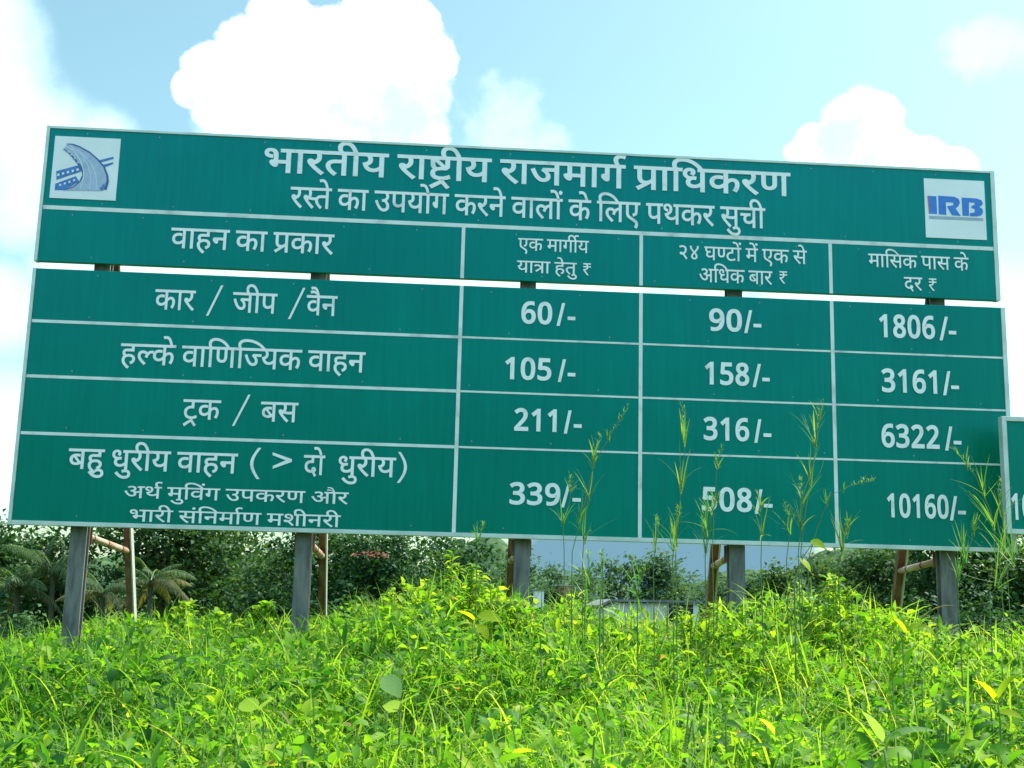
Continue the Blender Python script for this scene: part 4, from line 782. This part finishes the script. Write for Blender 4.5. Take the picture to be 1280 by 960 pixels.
TG = [
 ('tall grass stalk with sparse seed spikes leaning right beside the 211 price', [(716, 690), (728, 640), (742, 580), (762, 545), (784, 509)], -2.2, [(0.55, 3, .10, .4), (0.75, 3, .07, .4), (0.9, 3, .06, .4), (0.2, 4, .16, .3)]),
 ('tall grass stalk in front of the slash of the 339 price', [(706, 690), (704, 655), (712, 625), (713, 596)], -2.4, [(0.35, 5, .17, .3), (0.8, 3, .1, .3)]),
 ('tall grass stalk with three leafy tufts just right of the 339 price', [(729, 700), (731, 660), (735, 620), (742, 575), (750, 545)], -2.1, [(0.15, 6, .22, .3), (0.5, 6, .2, .3), (0.78, 5, .16, .35)]),
 ('tallest grass stalk left of the 316 price, bare stem with a tuft on top', [(846, 690), (850, 630), (853, 585), (855, 545), (852, 505)], -2.3, [(0.42, 7, .24, .22), (0.72, 6, .2, .25), (0.03, 5, .2, .3)]),
 ('thin grass stalk right of the 158 and 316 prices with tiny tufts', [(892, 690), (893, 630), (895, 585), (900, 560)], -2.0, [(0.8, 4, .1, .4), (0.45, 4, .14, .4)]),
 ('bushy yellow-green grass tuft growing over the 508 price', [(883, 700), (884, 665), (888, 640), (896, 622)], -2.8, [(0.4, 9, .22, .45), (0.1, 6, .22, .3), (0.75, 4, .14, .4)]),
 ('forked grass stalk in front of the slash of the 508 price', [(953, 700), (953, 660), (949, 635), (945, 618)], -2.5, [(0.35, 6, .22, .5), (0.75, 3, .1, .3)]),
 ('tall grass stalk near the last column rule with a long pointed tuft on top', [(1003, 690), (1007, 640), (1014, 590), (1020, 540), (1025, 503)], -2.2, [(0.45, 8, .22, .25), (0.7, 6, .22, .25), (0.88, 4, .12, .3)]),
 ('leafy grass stalk leaning left beside the last column rule', [(1000, 690), (1002, 655), (1001, 630), (998, 600)], -2.6, [(0.3, 8, .2, .3), (0.65, 7, .18, .3)]),
 ('thin seed stalk arching right across the last column rule', [(1012, 700), (1022, 660), (1036, 620), (1060, 608), (1092, 600)], -1.9, [(0.5, 3, .1, .5), (0.7, 3, .07, .5), (0.9, 3, .05, .5)]),
 ('short leafy grass tuft at the foot of the last column rule', [(1050, 705), (1053, 690), (1054, 672), (1058, 652)], -2.7, [(0.3, 7, .2, .35), (0.7, 5, .14, .4)]),
 ('grass stalk with narrow leaves just left of the 508 price', [(818, 705), (819, 690), (820, 665), (820, 648)], -2.5, [(0.3, 6, .2, .25)]),
 ('grass stalk with upright blades left of the yellow-green tuft', [(842, 700), (843, 680), (845, 655), (848, 635)], -2.7, [(0.2, 7, .2, .35), (0.6, 4, .14, .3)]),
 ('grass stalk between the 508 price and the column rule with a short fork', [(985, 700), (987, 670), (986, 650), (979, 632)], -2.3, [(0.5, 6, .17, .35)]),
 ('spreading tall grass with long drooping blades left of the second board', [(1254, 720), (1246, 680), (1236, 640), (1216, 595), (1192, 562)], -2.6, [(0.1, 8, .3, .6), (0.35, 8, .3, .55), (0.6, 6, .22, .5), (0.85, 4, .14, .4)]),
 ('tall grass stalk in front of the pale edge of the second board', [(1262, 715), (1256, 680), (1250, 640), (1247, 600)], -2.4, [(0.2, 7, .26, .5), (0.6, 6, .22, .4)]),
 ('bright grass stalk below the 10160 price by the last post', [(1200, 730), (1207, 700), (1213, 672), (1219, 648)], -3.0, [(0.35, 9, .22, .4), (0.05, 6, .25, .3), (0.75, 4, .12, .3)]),
 ('weedy grass stalk right of the last post leaning outwards', [(1240, 745), (1254, 722), (1268, 700), (1277, 676)], -3.0, [(0.2, 7, .28, .6), (0.6, 6, .22, .6)]),
 ('grass stalk with green spikelets below the board left of the middle gap', [(732, 760), (734, 735), (736, 712), (734, 690)], -3.0, [(0.5, 5, .14, .4), (0.1, 4, .18, .4)]),
 ('pale dry grass stalk below the board in the gap of sky', [(755, 765), (753, 735), (753, 712), (751, 692)], -3.2, [(0.8, 4, .08, .2), (0.3, 4, .14, .4)]),
 ('tuft of arching blades below the board in front of the far trees', [(798, 770), (797, 745), (799, 726), (806, 708)], -3.3, [(0.4, 9, .20, .9), (0.75, 6, .16, .9)]),
 ('slender grass stalk at the left foot of the first column rule', [(596, 700), (597, 685), (600, 672), (604, 655)], -2.0, [(0.4, 5, .14, .5)]),
]
for i, (lb, path, Y, tf) in enumerate(TG): tall_grass(lb, path, Y, tf, 100+i, hue=0.45+0.1*(i % 4))

def weed_plant(name, label, cat, px, py, Y, hgt, nst, leaf, m, seed, prof=ovate, spread_=0.25, asp=0.55, per=26, group=None, tintm=0.5):
    """several leafy stems from one root; the plant's top reaches pixel (px, py) at depth Y"""
    r = np.random.default_rng(seed); top = at(px, py, Y); g = float(ground_z(top.x, Y))
    root = empty(name, (top.x, Y, g), label=label, cat=cat, group=group); lv = Leaves(); st = MB()
    for k in range(nst):
        dx, dy = r.normal(0, spread_), r.normal(0, spread_*0.6); hh = (top.z-g)*(1-0.35*min(1, abs(dx)/spread_/2)*r.uniform(.5, 1)) if k else top.z-g
        p0 = Vector((top.x+dx*0.3, Y+dy*0.3, g)); p2 = Vector((top.x+(dx if k else 0), Y+dy, g+hh)); p1 = (p0+p2)/2+Vector((r.normal(0, .03), r.normal(0, .03), 0.05))
        st.tube([p0, p1, p2], [0.008, 0.006, 0.002], 5, False)
        t = r.uniform(1-hgt/(top.z-g), 1.0, per)**0.8
        P = np.array([[*( p0*(1-u)**2 + p1*2*u*(1-u)+p2*u*u)] for u in t])
        L = leaf*r.uniform(.5, 1.1, per)*(1.15-0.4*t)
        lv.add(P, r.random(per)*6.283, r.normal(0.5, .4, per), L, L*asp, r.normal(.9, .3, per), r.normal(0, .35, per), np.clip(r.normal(tintm, .2, per), 0, 1), prof, 5, .25)
    st.build('stems', M['stem'], root); lv.build('foliage', M[m], root); return root
weed_plant('tall_weed', 'tall leafy weed clump rising to the board edge near the first column rule', 'weed plant', 566, 690, -1.6, 0.9, 13, 0.085, 'weed', 41, lance, 0.20, 0.34, 120, tintm=.6)
weed_plant('tall_weed', 'bright broad-leaved weed just left of the middle post', 'weed plant', 612, 738, -1.5, 0.6, 9, 0.11, 'weed', 42, ovate, 0.2, 0.5, 60, tintm=.7)
weed_plant('tall_weed', 'tall narrow-leaved weed between the fourth post and the last post', 'weed plant', 1040, 716, -1.6, 0.8, 12, 0.09, 'weed', 43, lance, 0.22, 0.34, 100, tintm=.55)
weed_plant('tall_weed', 'weed clump with pale leaves just right of the fourth post', 'weed plant', 1000, 730, -1.5, 0.6, 9, 0.09, 'pale_leaf', 44, lance, 0.16, 0.4, 34)
weed_plant('tall_weed', 'leafy weed clump right of the second post', 'weed plant', 480, 748, 0.6, 0.7, 9, 0.10, 'weed', 45, ovate, 0.24, 0.5, 70, tintm=.5)
weed_plant('tall_weed', 'lush green weed clump between the first and second posts', 'weed plant', 232, 752, 1.4, 0.7, 13, 0.11, 'weed', 46, ovate, 0.34, 0.55, 70, tintm=.5)
weed_plant('tall_weed', 'green weed clump just left of the second post', 'weed plant', 335, 752, 1.2, 0.7, 10, 0.11, 'weed', 47, ovate, 0.26, 0.55, 70, tintm=.45)
weed_plant('tall_weed', 'darker weed clump at the far left edge of the bank', 'weed plant', 25, 782, 1.5, 0.6, 10, 0.10, 'bush', 48, lance, 0.3, 0.4, 26)
weed_plant('tall_weed', 'weed clump around the foot of the first post', 'weed plant', 108, 790, -0.6, 0.45, 8, 0.09, 'weed', 49, ovate, 0.15, 0.5, 22, tintm=.45)
weed_plant('tall_weed', 'yellow-green weed clump left of the last post', 'weed plant', 1105, 776, -0.9, 0.5, 9, 0.10, 'lime', 50, lance, 0.13, 0.34, 18)
weed_plant('tall_weed', 'weed with pale flower heads left of the fourth post', 'weed plant', 845, 742, -1.5, 0.5, 7, 0.06, 'pale_leaf', 51, lance, 0.22, 0.35, 14)
weed_plant('tall_weed', 'weed clump at the right end of the bank under the second board', 'weed plant', 1262, 770, -0.2, 0.6, 9, 0.10, 'weed', 52, lance, 0.2, 0.35, 26, tintm=.5)

def few_leaves(name, label, cat, stem, Y, leaves, m, smat='stem', r0=0.005, prof=ovate, base=True):
    """a stem through pixels and a handful of placed leaves: (px, py, px_tip, py_tip, width, curl)"""
    P = [at(px, py, Y) for px, py in stem]; g = float(ground_z(P[0].x, Y))
    root = empty(name, (P[0].x, Y, g), label=label, cat=cat)
    pts = [Vector((P[0].x, Y, g))]+P; n = len(pts)
    MB().tube(pts, [r0*(1-0.7*i/(n-1)) for i in range(n)], 6, False).build('stem', M[smat], root, smooth=True)
    for k, (px, py, tx, ty, w, cu) in enumerate(leaves):
        a, b = at(px, py, Y), at(tx, ty, Y-0.04); d = b-a; L = d.length
        lv = Leaves(); lv.add([[a.x, a.y, a.z]], math.atan2(d.y, d.x), math.asin(max(-1, min(1, d.z/L)))+cu/2, L*1.05, w, cu, 0.5+0.3*(-1)**k, 0.3+0.2*(k % 4), prof, 8, .12)
        lv.build('leaf', M[m], root)
    return root
few_leaves('climbing_weed', 'dark twining weed with two bright yellow-green leaves under the board', 'weed plant', [(993, 730), (1002, 700), (1008, 690), (1017, 678)], -2.6,
           [(1013, 676, 1031, 686, .05, .6), (1000, 698, 1013, 715, .05, .5)], 'lime')
few_leaves('broad_blade_grass', 'single wide yellow-green blade arching over beside the last post', 'grass plant', [(1128, 800), (1132, 790)], -2.8, [(1132, 790, 1182, 812, .045, 2.6), (1134, 796, 1110, 770, .03, 1.2)], 'lime', prof=lance)
few_leaves('round_leaf_weed', 'weed with one large pale round leaf low in the middle of the bank', 'weed plant', [(500, 900), (498, 876)], -4.9, [(478, 846, 500, 872, .062, .5), (502, 880, 524, 868, .05, .5), (500, 888, 478, 882, .05, .6)], 'pale_leaf')
few_leaves('long_leaf_weed', 'weed with a long pale pointed leaf low at the right of the bank', 'weed plant', [(1112, 945), (1106, 932)], -5.2, [(1104, 928, 1172, 915, .028, 1.0), (1104, 928, 1078, 890, .04, .6), (1106, 935, 1125, 960, .03, .4)], 'pale_leaf', prof=lance)
few_leaves('round_leaf_weed', 'weed with a pair of pale rounded leaves at the lower left of centre', 'weed plant', [(330, 905), (325, 890)], -4.8, [(322, 886, 300, 880, .06, .3), (324, 888, 345, 872, .05, .4)], 'pale_leaf', prof=rounded)
few_leaves('heart_leaf_weed', 'weed with a pale triangular leaf above the greenery left of the second post', 'weed plant', [(196, 830), (195, 812)], -2.2, [(195, 815, 201, 790, .055, .2), (195, 822, 176, 806, .04, .5)], 'pale_leaf')
few_leaves('wide_leaf_weed', 'weed with large bright yellow-green leaves near the middle post', 'weed plant', [(592, 790), (596, 768)], -2.2, [(596, 770, 628, 778, .07, .7), (594, 776, 570, 764, .05, .8), (596, 782, 610, 800, .06, .8)], 'lime')
few_leaves('pale_tip_weed', 'slim weed with a white-green upright flower spike in front of the far trees', 'weed plant', [(750, 770), (751, 740), (753, 715)], -2.8, [(753, 722, 753, 688, .016, .1), (752, 760, 776, 772, .04, .3)], 'pale_leaf', prof=lance)
few_leaves('wide_leaf_weed', 'weed with lime leaves in the lower right corner of the bank', 'weed plant', [(1250, 900), (1246, 870)], -4.8, [(1247, 874, 1276, 842, .035, .9), (1247, 880, 1215, 850, .03, 1.0), (1248, 890, 1280, 900, .03, .9)], 'lime', prof=lance)
# tiny orange flowers
for k, (px, py, Y, lb) in enumerate(((924, 917, -5.4, 'tiny orange flower low in the weeds below the 508 price'), (958, 838, -4.0, 'tiny orange flower in the weeds right of centre, the highest one'), (1186, 890, -5.0, 'tiny orange flower in the weeds near the right edge'), (572, 862, -4.6, 'tiny pinkish flower in the weeds near the middle'))):
    p = at(px, py, Y); fl = Leaves(); n = 7
    fl.add(np.tile([[p.x, p.y, p.z]], (n, 1)), np.arange(n)*6.283/n, 0.6, 0.014, 0.010, 0.4, 0, rng.random(n), ovate, 3, .2)
    rt = empty('flower', (p.x, p.y, float(ground_z(p.x, p.y))), label=lb, cat='flower', group='small orange flowers in the weeds')
    fl.build('petals', M['petal'], rt); MB().tube([(p.x, p.y, float(ground_z(p.x, p.y))), (p.x, p.y, p.z)], [.003, .0015], 5, False).build('stem', M['stem'], rt)

# ------------------------------------------------------------------ trees beyond the bank
def tree(name, label, X, Y, H, crown, leafm, nclump, nleaf, leaf, seed, group='trees beyond the bank', cat='tree', trunk=0.16, lobes=9, low=0.25, base=None):
    """crown = (rx, ry); clumps of leaves on limbs"""
    r = np.random.default_rng(seed); g = float(ground_z(X, Y)) if base is None else base
    root = empty(name, (X, Y, g), label=label, cat=cat, group=group)
    rx, ry = crown; t = MB()
    t.tube([(X, Y, g-0.2), (X+r.normal(0, .1), Y, g+H*.25), (X+r.normal(0, .2), Y, g+H*.5), (X+r.normal(0, .25), Y, g+H*.82)], [trunk*1.3, trunk, trunk*.7, trunk*.2], 8, False)
    C = []
    for k in range(lobes):
        a = r.random()*6.283; e = r.uniform(low, 1.0); rr = math.sqrt(max(0.05, 1-(2*e-1.15)**2))*r.uniform(.45, .85)
        c = Vector((X+math.cos(a)*rr*rx*.72, Y+math.sin(a)*rr*ry*.72, g+H*(0.12+0.76*e))); rad = H*r.uniform(.10, .24)
        C.append((c, rad, min(rx, 2.2*rad)))
        z0 = g+H*max(.12, 0.6*e-.05); t.tube([(X, Y, z0), ((X+c.x)/2, (Y+c.y)/2, (z0+c.z)/2-.05*H*.2), tuple(c)], [trunk*.42, trunk*.28, trunk*.1], 6, False)
    C.append((Vector((X, Y, g+H*.84)), H*.15, rx*.5))
    lv = Leaves(); per = nclump//len(C)+1
    for c, rad, rxx in C:
        v = r.normal(size=(per, 3)); v /= np.linalg.norm(v, axis=1)[:, None]; q = r.uniform(.55, 1.05, per)[:, None]
        cc = np.array(c)+v*q*np.array([rad*1.35, rad*1.35, rad])
        for p in cc:
            n = nleaf; s = leaf*1.9*r.uniform(.5, 1.4)
            pos = p+r.normal(size=(n, 3))*np.array([s, s, s*.55]); 
            lv.add(pos, r.random(n)*6.283, r.normal(.15, .5, n), leaf*r.uniform(.8, 1.6, n), leaf*r.uniform(.55, .95, n), r.normal(.7, .3, n), r.normal(0, .5, n), np.clip(r.normal(.45, .28)+r.normal(0, .12, n), 0, 1), ovate, 2, .2)
    t.build('trunk', M['bark'], root, smooth=True); lv.build('crown', M[leafm], root)
    return root
def tree_px(name, label, px, py, Y, width_px, leafm, nclump=150, nleaf=22, leaf=.22, seed=1, **k):
    p = at(px, py, Y); d = Y-CAM.y; g = float(ground_z(p.x, Y)); w = width_px/F_PX*d/2
    return tree(name, label, p.x, Y, p.z-g, (w, w*.8), leafm, nclump, nleaf, leaf, seed, **k)
tree_px('broadleaf_tree', 'low dark tree at the far left edge behind the palms', 14, 652, 48, 130, 'tree', 150, 22, .26, 201)
tree_px('broadleaf_tree', 'dark tree showing either side of the first post', 100, 632, 44, 170, 'bush', 190, 22, .24, 202)
tree_px('broadleaf_tree', 'large green tree between the first and second posts', 215, 600, 42, 190, 'tree', 330, 24, .24, 203, lobes=14)
tree_px('broadleaf_tree', 'rounded tree left of the small gap of sky', 285, 636, 46, 120, 'tree', 190, 22, .26, 204)
tree_px('broadleaf_tree', 'lower pale-leaved tree beneath the small gap of sky', 345, 683, 38, 110, 'tree', 150, 22, .22, 205)
tree_px('broadleaf_tree', 'broad dark tree right of the second post', 415, 642, 30, 150, 'bush', 230, 24, .17, 206, lobes=11)
rt = tree_px('flowering_tree', 'dark tree with a patch of coral red blossom right of the second post', 480, 652, 28, 170, 'bush', 320, 26, .15, 207, lobes=13)
bl = Leaves(); r_ = np.random.default_rng(5)
for px, py in ((446, 693), (456, 691), (464, 694), (472, 692), (481, 695)):
    p = at(px, py, 25.2); n = 16; bl.add(np.array([[p.x, p.y, p.z]])+r_.normal(size=(n, 3))*[.07, .08, .035], r_.random(n)*6.28, r_.normal(.3, .4, n), .09, .07, .5, 0, r_.random(n), ovate, 2, .2)
bl.build('blossom', M['blossom'], rt)
tree_px('broadleaf_tree', 'dark tree right of the flowering tree behind the tall weeds', 560, 664, 34, 110, 'bush', 190, 22, .18, 208)
tree_px('conifer', 'small pointed tree standing up in the gap of sky by the second post', 357, 668, 90, 26, 'tree_hazed', 70, 18, .3, 209, low=.1, lobes=6)
# hedge of low bushes under the trees
for k, (px, py, Y, w, lb) in enumerate(((30, 770, 22, 160, 'low dark bush at the left end of the hedge'), (170, 775, 20, 130, 'low bush behind the strut of the first post'), (290, 775, 20, 130, 'dark bush midway between the first and second posts'), (440, 745, 20, 130, 'dark bush behind the struts of the second post'), (540, 740, 22, 120, 'dark bush behind the tall weeds left of the middle post'))):
    tree_px('bush', lb, px, py, Y, w, 'bush', 130, 22, .13, 230+k, group='dark bushes beyond the bank', cat='bush', trunk=.06, low=.0)
# far trees in the middle gap
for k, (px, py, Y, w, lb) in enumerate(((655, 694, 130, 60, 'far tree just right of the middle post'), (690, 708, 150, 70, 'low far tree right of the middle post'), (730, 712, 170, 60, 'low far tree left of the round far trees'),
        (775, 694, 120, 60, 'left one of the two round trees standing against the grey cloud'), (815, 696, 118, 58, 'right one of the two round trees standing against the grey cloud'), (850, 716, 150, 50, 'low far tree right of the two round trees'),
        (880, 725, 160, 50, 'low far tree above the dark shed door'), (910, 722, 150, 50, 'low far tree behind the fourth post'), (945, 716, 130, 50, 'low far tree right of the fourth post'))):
    tree_px('far_tree', lb, px, py, Y, w, 'tree_hazed', 90, 18, .5, 250+k, group='far trees in the gap under the board', low=.0, lobes=8)
# the dark wood on the right
for k, (px, py, Y, w, m_, lb) in enumerate(((975, 706, 60, 90, 'tree', 'leftmost tree of the dark group at the right'), (1035, 690, 52, 110, 'tree', 'second tree of the dark group at the right, rounded top under the board'), (1100, 668, 46, 140, 'tree', 'tree behind the strut of the last post'),
        (1175, 650, 42, 150, 'bush', 'dark tree behind the last post'), (1245, 640, 40, 150, 'bush', 'dark tree at the right edge below the second board'), (1310, 660, 36, 150, 'tree', 'tree cut off by the right edge of the picture'))):
    tree_px('broadleaf_tree', lb, px, py, Y, w, m_, 260, 24, .23, 270+k, lobes=12, low=.05)
for k, (px, py, Y, w, lb) in enumerate(((1030, 745, 24, 150, 'low bush beneath the dark group at the right'), (1140, 752, 22, 130, 'low bush behind the foot of the last post'), (1235, 735, 20, 120, 'light-topped bush right of the last post'), (1290, 760, 18, 120, 'low bush at the right edge of the picture'))):
    tree_px('bush', lb, px, py, Y, w, 'bush', 130, 22, .13, 290+k, group='dark bushes beyond the bank', cat='bush', trunk=.06, low=.0)

def palm(label, px, py, Y, fl, seed, dry=2, nf=15):
    r = np.random.default_rng(seed); p = at(px, py, Y); g = float(ground_z(p.x, Y))
    root = empty('palm_tree', (p.x, Y, g), label=label, cat='palm tree', group='coconut palms at the left')
    MB().tube([(p.x+.2, Y, g-.2), (p.x+.1, Y, g+(p.z-g)*.5), (p.x, Y, p.z)], [.14, .10, .09], 9, False).build('trunk', M['dark_bark'], root, smooth=True)
    for k in range(nf):
        az = k*2.4+r.normal(0, .2); pitch = 1.25-1.1*k/nf+r.normal(0, .12); cu = 1.3+r.normal(0, .2); L = fl*r.uniform(.8, 1.05); n = 34
        s = np.linspace(0.08, 1, n); a = pitch-cu*s; hx = np.cumsum(np.cos(a))*L/n; hz = np.cumsum(np.sin(a))*L/n
        P = np.stack([p.x+hx*math.cos(az), Y+hx*math.sin(az), p.z+hz], 1); lv = Leaves()
        ll = L*.26*np.sin(np.pi*np.clip(s, .08, .97))**.6
        for sd in (-1, 1):
            lv.add(P, az+sd*(1.15-.4*s), a*.4-.35+r.normal(0, .1, n), ll, L*.014+.012, .9, 0, np.clip(r.normal(.45, .12)+r.normal(0, .1, n), 0, 1), lance, 3, .3)
        f = lv.build('frond', M['dry' if k >= nf-dry else 'palm'], root)
        MB().tube([p]+[tuple(q) for q in P[::6]], np.linspace(.03, .008, len(P[::6])+1), 4, False).build('midrib', M['stem'], f)
palm('coconut palm at the far left with fronds hanging over the hedge', 22, 735, 40, 2.4, 31)
palm('coconut palm just left of the first post', 66, 715, 40, 2.7, 32)
palm('low palm with dry drooping fronds between the first post and its strut', 128, 742, 34, 1.7, 33, 5)
palm('small palm with a grey-green drooping crown right of the strut of the first post', 188, 728, 34, 1.8, 34, 7)

# ------------------------------------------------------------------ far buildings in the middle gap
def house(name, label, px, py0, py1, Y, wpx, dpt, wall, roofm, overhang=0.15, door=True):
    p = at(px, py0, Y); q = at(px, py1, Y); g = float(ground_z(p.x, Y)); w = wpx/F_PX*(Y-CAM.y)/2
    root = empty(name, (p.x, Y+dpt/2, g), label=label, cat='building'); z1 = p.z
    MB().box(p.x-w, p.x+w, Y, Y+dpt, g-.2, z1-.12).build('wall', M[wall], root)
    MB().box(p.x-w-overhang, p.x+w+overhang, Y-overhang, Y+dpt+overhang, z1-.12, z1).build('roof', M[roofm], root)
    if door:
        f = MB().box(p.x-w*.55, p.x-w*.1, Y-.03, Y-.003, g, z1-.9).build('door', M['inside_shade'], root)
        MB().box(p.x+w*.25, p.x+w*.65, Y-.03, Y-.003, z1-1.6, z1-.8).build('window', M['inside_shade'], root)
    return root, p.x, w, g, z1
house('house', 'small orange-walled house far off right of the middle post', 707, 731, 742, 150, 17, 4, 'orange_wall', 'white_paint', door=False)
house('hut', 'small white hut far off just right of the middle post', 675, 737, 748, 120, 10, 3, 'white_paint', 'concrete', door=False)
house('hut', 'tiny white hut behind the pale shed roof', 776, 743, 752, 140, 9, 3, 'white_paint', 'concrete', door=False)
# the pale shed with a dark open bay
Y = 52.0; a, b = at(752, 752, Y), at(873, 750, Y); g = float(ground_z(a.x, Y)); xm = at(836, 750, Y).x
shed = empty('shed', ((a.x+b.x)/2, Y+2, g), label='low pale shed with a dark open bay and white pillar, under the board', cat='building')
MB().prism([(a.x, g-.2), (xm, g-.2), (xm, a.z-.02), (a.x+.5, a.z-.05), (a.x, a.z-.35)], Y, Y+4.5).build('wall', M['plaster'], shed)
MB().prism([(a.x-.15, a.z-.30), (a.x+.5, a.z+.02), (b.x+.2, a.z+.06), (b.x+.2, a.z+.16), (a.x+.45, a.z+.13), (a.x-.2, a.z-.18)], Y-.25, Y+4.9).build('roof', M['concrete'], shed)
MB().box(xm+.003, b.x-.28, Y+1.2, Y+1.4, g-.2, a.z-.05).build('bay_back', M['inside_shade'], shed)
MB().box(b.x-.26, b.x, Y, Y+.3, g-.2, a.z-.02).build('pillar', M['white_paint'], shed)
MB().box(xm+.003, b.x-.27, Y+.02, Y+.10, a.z-.55, a.z-.05).build('lintel_board', M['inside_shade'], shed)  # same painted shade colour across the top of the bay

weed_plant('tall_weed', 'bright weed clump right of the second post, left part of the central rise', 'weed plant', 505, 728, -1.4, 0.7, 11, 0.09, 'weed', 61, ovate, 0.22, 0.42, 70, tintm=.6)
weed_plant('tall_weed', 'weed clump rising just left of the fourth post', 'weed plant', 880, 752, -1.5, 0.5, 9, 0.08, 'weed', 62, lance, 0.2, 0.36, 60, tintm=.55)
weed_plant('tall_weed', 'leafy weed clump hiding the foot of the middle post', 'weed plant', 655, 756, -1.3, 0.5, 9, 0.09, 'weed', 63, ovate, 0.16, 0.5, 50, tintm=.6)
